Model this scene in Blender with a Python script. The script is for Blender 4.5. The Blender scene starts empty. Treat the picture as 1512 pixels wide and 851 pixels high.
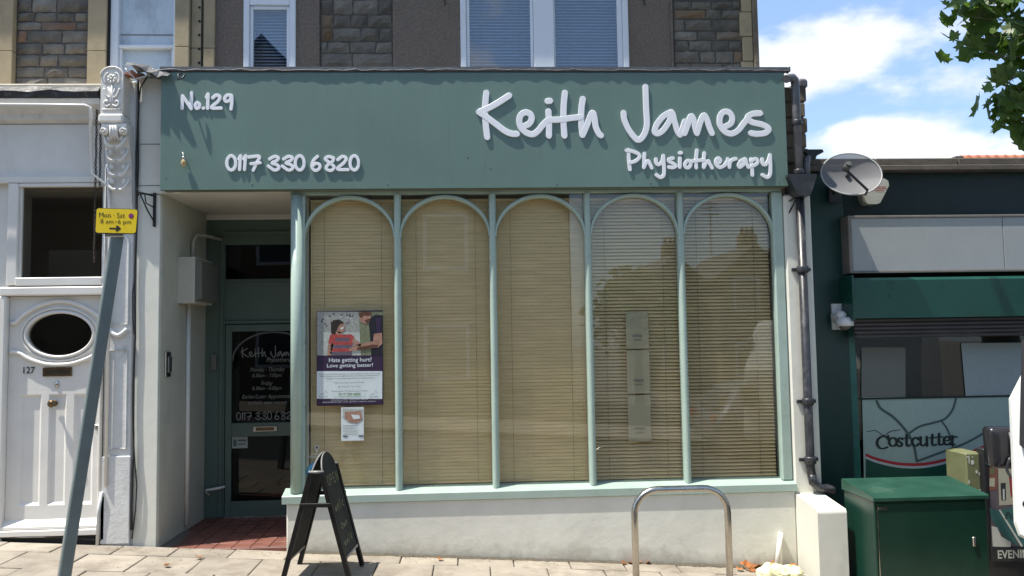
import bpy, math, random
from mathutils import Vector, Matrix
PI = math.pi
rnd = random.Random(7)
scene = bpy.context.scene
COL = scene.collection

# ------------------------------------------------------------------ camera, sky, sun, exposure
CAM = Vector((0, -6.9, 1.655))
YAW, PIT, ROL, FPX = math.radians(2.82), math.radians(3.72), math.radians(-0.925), 1176.0
_f = Vector((math.sin(YAW)*math.cos(PIT), math.cos(YAW)*math.cos(PIT), math.sin(PIT)))
_r = Vector((math.cos(YAW), -math.sin(YAW), 0))
_u = _r.cross(_f)
RR = _r*math.cos(ROL) + _u*math.sin(ROL)
UU = -_r*math.sin(ROL) + _u*math.cos(ROL)
cd = bpy.data.cameras.new('camera')
cam = bpy.data.objects.new('camera', cd)
COL.objects.link(cam)
cd.sensor_width = 36
cd.lens = FPX/1512*36
cd.clip_end = 2000
cam.matrix_world = Matrix(((RR.x, UU.x, -_f.x, CAM.x), (RR.y, UU.y, -_f.y, CAM.y), (RR.z, UU.z, -_f.z, CAM.z), (0, 0, 0, 1)))
scene.camera = cam
SUN_EL, SUN_AZ = math.radians(67.5), math.radians(71)      # from the left front, high
SDIR = Vector((-math.sin(SUN_AZ)*math.cos(SUN_EL), -math.cos(SUN_AZ)*math.cos(SUN_EL), math.sin(SUN_EL)))
ld = bpy.data.lights.new('sun', 'SUN')
ld.energy = 4.4
ld.angle = math.radians(0.53)
ld.color = (1.0, 0.955, 0.87)
sun = bpy.data.objects.new('sun', ld)
COL.objects.link(sun)
sun.rotation_euler = SDIR.to_track_quat('Z', 'Y').to_euler()
sun.location = (-5, -6, 14)
scene.view_settings.view_transform = 'Standard'
scene.view_settings.look = 'None'
scene.view_settings.exposure = 0.78
scene.view_settings.gamma = 1
scene.cycles.max_bounces = 8
scene.cycles.transparent_max_bounces = 24

world = bpy.data.worlds.new('World')
scene.world = world
world.use_nodes = True
wt = world.node_tree
for n in list(wt.nodes):
    wt.nodes.remove(n)
def wn(t, **k):
    n = wt.nodes.new(t)
    for a, v in k.items():
        setattr(n, a, v)
    return n
wo = wn('ShaderNodeOutputWorld'); wb = wn('ShaderNodeBackground'); sky = wn('ShaderNodeTexSky')
sky.sky_type = 'NISHITA'; sky.sun_disc = False
sky.sun_elevation = SUN_EL; sky.sun_rotation = math.radians(180+71)
sky.air_density = 1.0; sky.dust_density = 1.2; sky.ozone_density = 1.0
wb.inputs['Strength'].default_value = 0.14
tc = wn('ShaderNodeTexCoord')
def cloud_mask(d, size, gain):
    """soft ellipsoidal bank of cloud in the direction d, broken up later by noise"""
    s = wn('ShaderNodeVectorMath', operation='SUBTRACT'); s.inputs[1].default_value = d
    wt.links.new(tc.outputs['Generated'], s.inputs[0])
    m = wn('ShaderNodeVectorMath', operation='DIVIDE'); m.inputs[1].default_value = size
    wt.links.new(s.outputs[0], m.inputs[0])
    l = wn('ShaderNodeVectorMath', operation='LENGTH'); wt.links.new(m.outputs[0], l.inputs[0])
    r = wn('ShaderNodeMapRange'); r.inputs['From Min'].default_value = 0; r.inputs['From Max'].default_value = 1.25
    r.inputs['To Min'].default_value = gain; r.inputs['To Max'].default_value = 0
    wt.links.new(l.outputs['Value'], r.inputs['Value'])
    return r.outputs[0]
def pixdir(px, py):
    return ((px-756)*RR - (py-425.5)*UU + FPX*_f).normalized()
ms = []
for px, py, sx, sy, g in ((1225, 75, .11, .055, .44), (1300, 60, .14, .045, .38), (1400, 105, .15, .035, .27), (1300, 205, .085, .027, .46), (1395, 222, .085, .022, .40), (1490, 225, .09, .022, .34), (1180, 110, .08, .04, .22), (1500, 80, .14, .035, .20)):
    d = pixdir(px, py)
    ms.append(cloud_mask(d, (sx, .35, sy), g-.03))
acc = ms[0]
for m in ms[1:]:
    a = wn('ShaderNodeMath', operation='MAXIMUM'); wt.links.new(acc, a.inputs[0]); wt.links.new(m, a.inputs[1]); acc = a.outputs[0]
mp = wn('ShaderNodeMapping'); mp.inputs['Scale'].default_value = (1, 1, 2.0)
wt.links.new(tc.outputs['Generated'], mp.inputs[0])
nz = wn('ShaderNodeTexNoise'); nz.inputs['Scale'].default_value = 7; nz.inputs['Detail'].default_value = 9; nz.inputs['Roughness'].default_value = .55
wt.links.new(mp.outputs[0], nz.inputs['Vector'])
ad = wn('ShaderNodeMath', operation='ADD'); wt.links.new(nz.outputs[0], ad.inputs[0]); wt.links.new(acc, ad.inputs[1])
cr = wn('ShaderNodeMapRange'); cr.interpolation_type = 'SMOOTHSTEP'
cr.inputs['From Min'].default_value = .57; cr.inputs['From Max'].default_value = .78
wt.links.new(ad.outputs[0], cr.inputs['Value'])
nz2 = wn('ShaderNodeTexNoise'); nz2.inputs['Scale'].default_value = 11; nz2.inputs['Detail'].default_value = 6
wt.links.new(mp.outputs[0], nz2.inputs['Vector'])
cc = wn('ShaderNodeMix', data_type='RGBA'); cc.inputs[6].default_value = (3.7, 3.95, 4.4, 1); cc.inputs[7].default_value = (5.0, 5.1, 5.25, 1)
wt.links.new(nz2.outputs[0], cc.inputs[0])
hz = wn('ShaderNodeMix', data_type='RGBA'); hz.inputs[0].default_value = .30; hz.inputs[7].default_value = (1.9, 3.0, 4.9, 1)
wt.links.new(sky.outputs[0], hz.inputs[6])
cm = wn('ShaderNodeMix', data_type='RGBA')
wt.links.new(cr.outputs[0], cm.inputs[0]); wt.links.new(hz.outputs[2], cm.inputs[6]); wt.links.new(cc.outputs[2], cm.inputs[7])
wt.links.new(cm.outputs[2], wb.inputs[0]); wt.links.new(wb.outputs[0], wo.inputs[0])

# ------------------------------------------------------------------ helpers
def at(px, py, Y=0.0):
    """the real point of the plane y=Y that the survey of the photograph gives for a place in it"""
    d = (px-756)*RR - (py-425.5)*UU + FPX*_f
    return CAM + d*((Y-CAM.y)/d.y)
def atx(px, py, Y=0.0): return at(px, py, Y).x
def atz(px, py, Y=0.0): return at(px, py, Y).z
def gz(x):
    return -0.061*(max(-40, min(40, x))+2.79)
def lin(r, g, b):
    f = lambda v: (v/255/12.92) if v/255 <= .04045 else ((v/255+.055)/1.055)**2.4
    return (f(r), f(g), f(b), 1)

class NT:
    def __init__(s, name):
        s.m = bpy.data.materials.new(name); s.m.use_nodes = True; s.t = s.m.node_tree
        s.b = s.t.nodes['Principled BSDF']; s.o = s.t.nodes['Material Output']
    def n(s, t, **k):
        n = s.t.nodes.new(t)
        for a, v in k.items(): setattr(n, a, v)
        return n
    def l(s, a, b): s.t.links.new(a, b)
    def coord(s, scale=(1, 1, 1), kind='Object'):
        c = s.n('ShaderNodeTexCoord'); m = s.n('ShaderNodeMapping'); m.inputs['Scale'].default_value = scale
        s.l(c.outputs[kind], m.inputs[0]); return m.outputs[0]
    def noise(s, scale, detail=6, rough=.6, vec=None):
        n = s.n('ShaderNodeTexNoise'); n.inputs['Scale'].default_value = scale; n.inputs['Detail'].default_value = detail; n.inputs['Roughness'].default_value = rough
        s.l(vec or s.coord(), n.inputs['Vector']); return n.outputs[0]
    def ramp(s, v, a, b, lo=0., hi=1.):
        r = s.n('ShaderNodeMapRange'); r.inputs['From Min'].default_value = a; r.inputs['From Max'].default_value = b
        r.inputs['To Min'].default_value = lo; r.inputs['To Max'].default_value = hi
        s.l(v, r.inputs['Value']); return r.outputs[0]
    def mix(s, f, a, b):
        m = s.n('ShaderNodeMix', data_type='RGBA')
        for i, v in ((0, f), (6, a), (7, b)):
            if hasattr(v, 'links') or hasattr(v, 'is_linked'): s.l(v, m.inputs[i])
            elif i == 0: m.inputs[0].default_value = v
            else: m.inputs[i].default_value = v
        return m.outputs[2]
    def bump(s, v, strength, dist):
        b = s.n('ShaderNodeBump'); b.inputs['Strength'].default_value = strength; b.inputs['Distance'].default_value = dist
        s.l(v, b.inputs['Height']); s.l(b.outputs[0], s.b.inputs['Normal']); return b
def dk(c, k): return (c[0]*k, c[1]*k, c[2]*k, 1)
def rough_mat(name, c, var=.25, scale=6, rough=.7, bump=.3, bdist=.004, bscale=60, dirt=0, dirtc=None, metal=0, spec=.5, stretch=(1, 1, 1), objvar=0, dirtscale=3, dirtlo=.52, coat=0):
    s = NT(name)
    v = s.coord(stretch)
    n = s.noise(scale, 8, .62, v)
    col = s.mix(s.ramp(n, .3, .7), dk(c, 1-var), dk(c, 1+var*.6))
    if objvar:
        oi = s.n('ShaderNodeObjectInfo')
        hs = s.n('ShaderNodeHueSaturation')
        s.l(s.ramp(oi.outputs['Random'], 0, 1, 1-objvar, 1+objvar), hs.inputs['Value'])
        s.l(col, hs.inputs['Color']); col = hs.outputs[0]
    if dirt:
        dn = s.noise(dirtscale, 10, .7, s.coord((1, 1, .6)))
        col = s.mix(s.ramp(dn, dirtlo, dirtlo+.2, 0, dirt), col, dirtc or dk(c, .4))
    s.l(col, s.b.inputs['Base Color'])
    s.b.inputs['Roughness'].default_value = rough
    s.l(s.ramp(n, .2, .8, max(.03, rough-.1), min(1, rough+.12)), s.b.inputs['Roughness'])
    s.b.inputs['Metallic'].default_value = metal
    s.b.inputs['Specular IOR Level'].default_value = spec
    if coat: s.b.inputs['Coat Weight'].default_value = coat
    if bump:
        s.bump(s.noise(bscale, 5, .6), bump, bdist)
    return s.m
def flat_mat(name, c, rough=.6, metal=0):
    return rough_mat(name, c, var=.06, scale=20, rough=rough, bump=0, metal=metal)

# ---- mesh collector
class M:
    def __init__(s): s.v = []; s.f = []; s.mi = []; s.sm = []
    def add(s, vs, fs, mi=0, smooth=False):
        o = len(s.v); s.v += [Vector(v) for v in vs]; s.f += [tuple(i+o for i in f) for f in fs]
        s.mi += [mi]*len(fs); s.sm += [smooth]*len(fs); return s
    def box(s, x0, x1, y0, y1, z0, z1, b=0., mi=0):
        if x1 < x0: x0, x1 = x1, x0
        if y1 < y0: y0, y1 = y1, y0
        if z1 < z0: z0, z1 = z1, z0
        b = min(b, (x1-x0)*.45, (y1-y0)*.45, (z1-z0)*.45)
        if b <= 0:
            vs = [(x, y, z) for x in (x0, x1) for y in (y0, y1) for z in (z0, z1)]
            return s.add(vs, [(0, 1, 3, 2), (4, 6, 7, 5), (0, 4, 5, 1), (2, 3, 7, 6), (0, 2, 6, 4), (1, 5, 7, 3)], mi)
        vs = []; idx = {}
        for i, (x, sx) in enumerate(((x0, 1), (x1, -1))):
            for j, (y, sy) in enumerate(((y0, 1), (y1, -1))):
                for k, (z, sz) in enumerate(((z0, 1), (z1, -1))):
                    for a in range(3):
                        idx[i, j, k, a] = len(vs)
                        vs.append((x+(sx*b if a != 0 else 0), y+(sy*b if a != 1 else 0), z+(sz*b if a != 2 else 0)))
        I = lambda i, j, k, a: idx[i, j, k, a]
        fs = []
        for i in (0, 1):
            fs.append((I(i, 0, 0, 0), I(i, 1, 0, 0), I(i, 1, 1, 0), I(i, 0, 1, 0)))
            fs.append((I(0, i, 0, 1), I(1, i, 0, 1), I(1, i, 1, 1), I(0, i, 1, 1)))
            fs.append((I(0, 0, i, 2), I(1, 0, i, 2), I(1, 1, i, 2), I(0, 1, i, 2)))
        for p in (0, 1):
            for q in (0, 1):
                fs.append((I(p, q, 0, 0), I(p, q, 1, 0), I(p, q, 1, 1), I(p, q, 0, 1)))
                fs.append((I(p, 0, q, 0), I(p, 1, q, 0), I(p, 1, q, 2), I(p, 0, q, 2)))
                fs.append((I(0, p, q, 1), I(1, p, q, 1), I(1, p, q, 2), I(0, p, q, 2)))
        for i in (0, 1):
            for j in (0, 1):
                for k in (0, 1):
                    fs.append((I(i, j, k, 0), I(i, j, k, 1), I(i, j, k, 2)))
        return s.add(vs, fs, mi)
    def tube(s, pts, r, n=10, mi=0, smooth=True, closed=False, cap=True):
        pts = [Vector(p) for p in pts]
        rs = r if isinstance(r, (list, tuple)) else [r]*len(pts)
        o = len(s.v); N = len(pts); ref = None; vs = []
        for i, p in enumerate(pts):
            a = pts[i-1] if (i > 0 or closed) else p; b = pts[(i+1) % N] if (i < N-1 or closed) else p
            t = (b-a).normalized()
            if ref is None: ref = t.orthogonal().normalized()
            ref = (ref - t*ref.dot(t))
            ref = ref.normalized() if ref.length > 1e-6 else t.orthogonal().normalized()
            q = t.cross(ref)
            for k in range(n):
                an = 2*PI*k/n
                vs.append(p + (ref*math.cos(an)+q*math.sin(an))*rs[i])
        fs = []
        for i in range(N if closed else N-1):
            for k in range(n):
                j = (i+1) % N
                fs.append((i*n+k, i*n+(k+1) % n, j*n+(k+1) % n, j*n+k))
        s.add(vs, fs, mi, smooth)
        if cap and not closed:
            s.add([vs[k] for k in range(n)], [tuple(range(n))], mi)
            s.add([vs[(N-1)*n+k] for k in range(n)], [tuple(range(n))], mi)
        return s
    def prism(s, pts, a0, a1, axis='x', mi=0, smooth=False):
        """2-D outline swept along an axis. axis x: pts are (y,z); y: (x,z); z: (x,y)"""
        def P(p, a): return {'x': (a, p[0], p[1]), 'y': (p[0], a, p[1]), 'z': (p[0], p[1], a)}[axis]
        n = len(pts)
        s.add([P(p, a0) for p in pts]+[P(p, a1) for p in pts], [(i, (i+1) % n, (i+1) % n+n, i+n) for i in range(n)], mi, smooth)
        s.add([P(p, a0) for p in pts], [tuple(range(n))], mi)
        s.add([P(p, a1) for p in pts], [tuple(range(n))], mi)
        return s
    def lathe(s, prof, c, axis='z', n=24, mi=0, smooth=True, sx=1., sy=1.):
        """prof: (radius, height) list, turned round an axis through c"""
        c = Vector(c); vs = []
        for r, h in prof:
            for k in range(n):
                a = 2*PI*k/n; u, w = r*math.cos(a)*sx, r*math.sin(a)*sy
                vs.append(c+Vector({'z': (u, w, h), 'y': (u, h, w), 'x': (h, u, w)}[axis]))
        fs = [(i*n+k, i*n+(k+1) % n, (i+1)*n+(k+1) % n, (i+1)*n+k) for i in range(len(prof)-1) for k in range(n)]
        s.add(vs, fs, mi, smooth)
        for i in (0, len(prof)-1):
            if prof[i][0] > 1e-5: s.add([vs[i*n+k] for k in range(n)], [tuple(range(n))], mi)
        return s
    def ball(s, c, r, n=12, mi=0):
        rx, ry, rz = r if isinstance(r, (tuple, list)) else (r, r, r)
        c = Vector(c); m = n//2; vs = []
        for i in range(m+1):
            th = PI*i/m
            for k in range(n):
                a = 2*PI*k/n
                vs.append(c+Vector((rx*math.sin(th)*math.cos(a), ry*math.sin(th)*math.sin(a), rz*math.cos(th))))
        s.add(vs, [(i*n+k, i*n+(k+1) % n, (i+1)*n+(k+1) % n, (i+1)*n+k) for i in range(m) for k in range(n)], mi, True)
        return s
    def poly(s, pts, y, mi=0):          # flat print facing -y
        return s.add([(p[0], y, p[1]) for p in pts], [tuple(range(len(pts)))], mi)
    def rect(s, x0, x1, z0, z1, y, mi=0): return s.poly([(x0, z0), (x1, z0), (x1, z1), (x0, z1)], y, mi)
    def disc(s, cx, cz, rx, rz, y, mi=0, n=24): return s.poly([(cx+rx*math.cos(2*PI*k/n), cz+rz*math.sin(2*PI*k/n)) for k in range(n)], y, mi)
    def build(s, name, mats, parent=None, loc=None, **props):
        me = bpy.data.meshes.new(name)
        off = WL.get(parent.name, Vector((0, 0, 0))) if parent else Vector(loc or (0, 0, 0))
        me.from_pydata([v-off for v in s.v], [], s.f)
        if not isinstance(mats, (list, tuple)): mats = [mats]
        for m in mats: me.materials.append(m)
        me.polygons.foreach_set('material_index', s.mi)
        me.polygons.foreach_set('use_smooth', s.sm)
        me.update()
        return link(me, name, parent, off, **props)
WL = {}
def fixn(me):
    import bmesh
    bm = bmesh.new(); bm.from_mesh(me); bmesh.ops.remove_doubles(bm, verts=bm.verts, dist=1e-6)
    bmesh.ops.recalc_face_normals(bm, faces=bm.faces); bm.to_mesh(me); bm.free()
def link(me, name, parent, off, **props):
    if any(p.use_smooth for p in me.polygons) or len(me.polygons) > 12: fixn(me)
    o = bpy.data.objects.new(name, me); COL.objects.link(o)
    if parent:
        o.parent = parent
        WL[o.name] = WL.get(parent.name, Vector((0, 0, 0)))
    else:
        o.location = off; WL[o.name] = Vector(off)
    tag(o, **props)
    return o
def tag(o, label=None, cat=None, group=None, kind=None):
    if label: o['label'] = label
    if cat: o['category'] = cat
    if group: o['group'] = group
    if kind: o['kind'] = kind
    return o
def thing(name, loc, label, cat, group=None, rz=0):
    o = bpy.data.objects.new(name, None); COL.objects.link(o); o.location = loc; o.rotation_euler = (0, 0, rz)
    o.empty_display_size = .2
    WL[o.name] = Vector(loc)
    return tag(o, label, cat, group)
def local(o):            # children of a turned thing are written in its own coordinates
    WL[o.name] = Vector((0, 0, 0)); return o
def crom(pts, k=5, closed=False):
    P = [Vector(p) for p in pts]; n = len(P); out = []
    rng = range(n if closed else n-1)
    for i in rng:
        p0 = P[(i-1) % n] if (closed or i > 0) else P[i]*2-P[i+1]
        p1 = P[i]; p2 = P[(i+1) % n]
        p3 = P[(i+2) % n] if (closed or i < n-2) else p2*2-p1
        for j in range(k):
            t = j/k
            out.append(.5*((2*p1)+(p2-p0)*t+(2*p0-5*p1+4*p2-p3)*t*t+(3*p1-p0-3*p2+p3)*t**3))
    if not closed: out.append(P[-1])
    return out
def stroke(m, pts, w, y, d, mi=0, k=5, calli=None, closed=False):
    """pen stroke with round ends standing proud of the plane y by d; pts are (x, z)"""
    P = crom([(p[0], p[1]) for p in pts], k, closed) if len(pts) > 2 else [Vector(p).to_2d() for p in pts]
    if closed: P.append(P[0].copy()); P.append(P[1].copy())
    Q = [P[0]]
    for p in P[1:]:
        if (p-Q[-1]).length > w*.05: Q.append(p)
    P = Q
    if len(P) < 2: P.append(P[0]+Vector((1e-4, 0)))
    t0 = (P[0]-P[1]).normalized(); t1 = (P[-1]-P[-2]).normalized()
    ex = [(P[0]+t0*w*.5, .12), (P[0]+t0*w*.42, .54), (P[0]+t0*w*.25, .86)]
    ey = [(P[-1]+t1*w*.25, .86), (P[-1]+t1*w*.42, .54), (P[-1]+t1*w*.5, .12)]
    L = ([] if closed else ex)+[(p, 1.) for p in P]+([] if closed else ey)
    vs = []; prof = ((-.5, 0), (-.5, .86), (-.45, .99), (0, 1.0), (.45, .99), (.5, .86), (.5, 0)); N = len(prof)
    for i, (p, s) in enumerate(L):
        a = L[max(0, i-1)][0]; b = L[min(len(L)-1, i+1)][0]; t = (b-a)
        t = t.normalized() if t.length > 1e-9 else Vector((1, 0))
        nn = Vector((-t.y, t.x)); ww = w*s
        if calli: ww *= calli+(1-calli)*abs(t.y)
        dd = d+.0008*i/len(L)
        for q, h in prof:
            c = p+nn*(q*ww); vs.append((c.x, y-h*dd, c.y))
    fs = [(i*N+j, i*N+j+1, (i+1)*N+j+1, (i+1)*N+j) for i in range(len(L)-1) for j in range(N-1)]
    fs += [tuple(range(N)), tuple(range((len(L)-1)*N, len(L)*N))]
    m.add(vs, fs, mi, False)
def ell(cx, cy, rx, ry, n=12): return [(cx+rx*math.cos(2*PI*i/n), cy+ry*math.sin(2*PI*i/n)) for i in range(n)]
def text(m, body, x0, x1, z0, z1, y, mi=0, bold=0., shear=0., keep=False, skew=0.):
    """flat print fitted to a rectangle of the plane y"""
    cu = bpy.data.curves.new('print', 'FONT'); cu.body = body; cu.offset = bold; cu.shear = shear; cu.resolution_u = 3
    ob = bpy.data.objects.new('print', cu); COL.objects.link(ob)
    dg = bpy.context.evaluated_depsgraph_get(); me = bpy.data.meshes.new_from_object(ob.evaluated_get(dg))
    xs = [v.co.x for v in me.vertices]; ys = [v.co.y for v in me.vertices]
    ax, bx, ay, by = min(xs), max(xs), min(ys), max(ys)
    m.add([(x0+(v.co.x-ax)/(bx-ax)*(x1-x0), y, z0+(v.co.y-ay)/(by-ay)*(z1-z0)+skew*(v.co.x-ax)/(bx-ax)) for v in me.vertices], [tuple(p.vertices) for p in me.polygons], mi)
    bpy.data.objects.remove(ob); bpy.data.curves.remove(cu); bpy.data.meshes.remove(me)

# ------------------------------------------------------------------ materials
WHITE = (.74, .74, .71, 1)
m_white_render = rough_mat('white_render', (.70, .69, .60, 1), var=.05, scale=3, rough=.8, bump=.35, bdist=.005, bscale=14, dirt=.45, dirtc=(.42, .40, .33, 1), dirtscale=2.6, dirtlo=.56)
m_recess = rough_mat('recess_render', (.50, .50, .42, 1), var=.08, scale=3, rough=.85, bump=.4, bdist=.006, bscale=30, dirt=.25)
m_white_paint = rough_mat('white_gloss_paint', (.73, .71, .655, 1), var=.06, scale=4, rough=.38, bump=.18, bdist=.003, bscale=22, dirt=.25, dirtc=(.42, .40, .36, 1), dirtscale=5, dirtlo=.56)
m_old_paint = rough_mat('flaking_white_paint', (.66, .66, .63, 1), var=.1, scale=8, rough=.5, bump=.6, bdist=.006, bscale=30, dirt=.75, dirtc=(.24, .22, .19, 1), dirtscale=9, dirtlo=.57)
m_upvc = rough_mat('white_upvc', (.72, .76, .80, 1), var=.03, rough=.3, bump=0)
m_mint = rough_mat('mint_green_gloss', lin(163, 181, 169), var=.08, scale=5, rough=.3, bump=.15, bdist=.002, bscale=18, dirt=.15, dirtlo=.55)
m_door = rough_mat('grey_green_door_paint', lin(88, 106, 97), var=.07, scale=5, rough=.4, bump=.15, bdist=.002, bscale=18)
m_black = rough_mat('black_iron', (.018, .018, .02, 1), var=.3, rough=.42, bump=.2, bdist=.002, bscale=60)
m_pipe = rough_mat('black_pipe_paint', (.03, .03, .034, 1), var=.4, scale=12, rough=.38, bump=.25, bdist=.003, bscale=30, dirt=.5, dirtc=(.2, .2, .2, 1), dirtscale=9)
m_grey_pipe = rough_mat('weathered_grey_pipe', (.13, .13, .14, 1), var=.4, scale=12, rough=.35, bump=.2, dirt=.4, dirtc=(.3, .3, .3, 1), dirtscale=9)
m_dark = flat_mat('dark_interior', (.02, .02, .02, 1), .9)
m_lead = rough_mat('grey_lead_flashing', (.10, .10, .11, 1), var=.5, scale=14, rough=.6, bump=.8, bdist=.01, bscale=20, dirt=.5, dirtc=(.3, .29, .27, 1), dirtscale=14)
m_gutter = rough_mat('dark_grey_gutter', (.075, .08, .085, 1), var=.2, scale=8, rough=.35, bump=.1, dirt=.3, dirtc=(.2, .2, .2, 1), dirtscale=9)
m_ochre = rough_mat('ochre_bath_stone', (.40, .325, .205, 1), var=.16, scale=3, rough=.85, bump=.4, bdist=.005, bscale=25, dirt=.55, dirtc=(.2, .17, .12, 1), dirtscale=3)
m_pebble = rough_mat('brown_pebbledash', (.205, .168, .135, 1), var=.35, scale=45, rough=.95, bump=1, bdist=.014, bscale=75, dirt=.35, dirtc=(.09, .075, .06, 1), dirtscale=2)
m_mortar = rough_mat('mortar', (.085, .075, .064, 1), var=.25, scale=15, rough=.95, bump=.8, bdist=.01, bscale=40)
def stone_mat(name, a, b, red):
    s = NT(name)
    oi = s.n('ShaderNodeObjectInfo'); rv = oi.outputs['Random']
    base = s.mix(s.ramp(s.noise(7, 9, .7), .32, .68), a, b)
    w = s.n('ShaderNodeMath', operation='GREATER_THAN'); w.inputs[1].default_value = .86; s.l(rv, w.inputs[0])
    mm = s.n('ShaderNodeMath', operation='MULTIPLY'); s.l(w.outputs[0], mm.inputs[0]); s.l(s.ramp(s.noise(4), .35, .6, .15, .75), mm.inputs[1])
    col = s.mix(mm.outputs[0], base, red)
    hs = s.n('ShaderNodeHueSaturation'); m7 = s.n('ShaderNodeMath', operation='MULTIPLY'); m7.inputs[1].default_value = 7.31; s.l(rv, m7.inputs[0])
    fr = s.n('ShaderNodeMath', operation='FRACT'); s.l(m7.outputs[0], fr.inputs[0])
    s.l(s.ramp(fr.outputs[0], 0, 1, .72, 1.28), hs.inputs['Value']); s.l(col, hs.inputs['Color'])
    s.l(hs.outputs[0], s.b.inputs['Base Color']); s.b.inputs['Roughness'].default_value = .9
    s.bump(s.noise(18, 9, .72), .8, .014)
    return s.m
m_stone_l = stone_mat('rubble_stone_left', (.13, .118, .098, 1), (.23, .21, .175, 1), (.20, .105, .06, 1))
m_stone_m = stone_mat('rubble_stone_middle', (.11, .10, .083, 1), (.19, .172, .14, 1), (.20, .12, .055, 1))
m_stone_pier = rough_mat('stained_stone_pier', (.20, .165, .12, 1), var=.3, scale=5, rough=.9, bump=.9, bdist=.012, bscale=14, dirt=.8, dirtc=(.06, .05, .04, 1), dirtscale=4, dirtlo=.48)
m_tile = rough_mat('red_quarry_tile', (.18, .068, .048, 1), var=.25, scale=9, rough=.55, bump=.3, bdist=.002, bscale=40, objvar=.14, dirt=.35, dirtc=(.16, .09, .07, 1), dirtscale=9)
m_slab = rough_mat('buff_paving_slab', (.325, .283, .225, 1), var=.16, scale=5, rough=.85, bump=.5, bdist=.004, bscale=55, objvar=.13, dirt=.75, dirtc=(.17, .14, .105, 1), dirtscale=4, dirtlo=.47)
m_joint = rough_mat('sandy_joint', (.17, .145, .115, 1), var=.3, scale=30, rough=.95, bump=.6, bdist=.005, bscale=60)
m_asphalt = rough_mat('asphalt', (.05, .05, .052, 1), var=.3, scale=60, rough=.9, bump=.8, bdist=.006, bscale=160)
m_kerb = rough_mat('granite_kerb', (.28, .27, .26, 1), var=.2, scale=30, rough=.8, bump=.4)
m_steel = rough_mat('brushed_stainless', (.52, .49, .44, 1), var=.12, scale=20, rough=.24, bump=.08, bdist=.001, bscale=120, metal=1)
m_yellow = flat_mat('yellow_plate', (.86, .62, .02, 1), .4)
m_post = rough_mat('grey_green_post_paint', (.145, .180, .178, 1), var=.12, scale=9, rough=.42, bump=.12, dirt=.25, dirtscale=14)
m_ink = flat_mat('black_print', (.015, .013, .012, 1), .5)
m_brass = rough_mat('tarnished_brass', (.16, .11, .06, 1), var=.3, scale=30, rough=.4, metal=1, bump=.1)
m_chrome = rough_mat('worn_chrome', (.55, .54, .5, 1), var=.2, rough=.25, metal=1, bump=0)
m_cream = flat_mat('cream_plastic', (.50, .48, .40, 1), .5)
m_grille = flat_mat('grey_cover', (.14, .14, .12, 1), .6)
m_blind = None
def glass(name, tint, refl=1.0, rough=0.0):
    s = NT(name); s.t.nodes.remove(s.b)
    tr = s.n('ShaderNodeBsdfTransparent'); tr.inputs[0].default_value = tint
    gl = s.n('ShaderNodeBsdfGlossy'); gl.inputs['Roughness'].default_value = rough
    # one thin sheet seen from either side: Schlick on |N.V|, without the false total reflection of a non-refracting slab
    ge = s.n('ShaderNodeNewGeometry'); dt = s.n('ShaderNodeVectorMath', operation='DOT_PRODUCT'); s.l(ge.outputs['Normal'], dt.inputs[0]); s.l(ge.outputs['Incoming'], dt.inputs[1])
    ab = s.n('ShaderNodeMath', operation='ABSOLUTE'); s.l(dt.outputs['Value'], ab.inputs[0])
    om = s.n('ShaderNodeMath', operation='SUBTRACT'); om.inputs[0].default_value = 1; s.l(ab.outputs[0], om.inputs[1])
    pw = s.n('ShaderNodeMath', operation='POWER'); pw.inputs[1].default_value = 5; s.l(om.outputs[0], pw.inputs[0])
    sc_ = s.n('ShaderNodeMath', operation='MULTIPLY_ADD'); sc_.inputs[1].default_value = .95; sc_.inputs[2].default_value = .045; s.l(pw.outputs[0], sc_.inputs[0])
    mu = s.n('ShaderNodeMath', operation='MULTIPLY'); mu.inputs[1].default_value = refl; mu.use_clamp = True; s.l(sc_.outputs[0], mu.inputs[0])
    bp = s.n('ShaderNodeBump'); bp.inputs['Strength'].default_value = .05; bp.inputs['Distance'].default_value = .006
    s.l(s.noise(2.2, 2, .4), bp.inputs['Height']); s.l(bp.outputs[0], gl.inputs['Normal'])
    mx = s.n('ShaderNodeMixShader'); s.l(mu.outputs[0], mx.inputs[0]); s.l(tr.outputs[0], mx.inputs[1]); s.l(gl.outputs[0], mx.inputs[2])
    s.l(mx.outputs[0], s.o.inputs[0]); return s.m
m_glass = glass('window_glass', (.94, .95, .93, 1), 1.15)
m_glass_up = glass('upper_window_glass', (.80, .86, .92, 1), 2.6)
m_dark_glass = glass('dark_glass', (.35, .36, .35, 1), .65)
def blind_mat(name, c):
    s = NT(name)
    v = s.coord((1, 1, 14))
    s.l(s.mix(s.ramp(s.noise(3, 3, .5, v), .3, .7), dk(c, .86), dk(c, 1.08)), s.b.inputs['Base Color'])
    s.b.inputs['Roughness'].default_value = .5
    return s.m
m_blind = blind_mat('tan_slat', (.77, .58, .32, 1))
m_blind_w = blind_mat('white_slat', (.66, .70, .74, 1))

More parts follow.
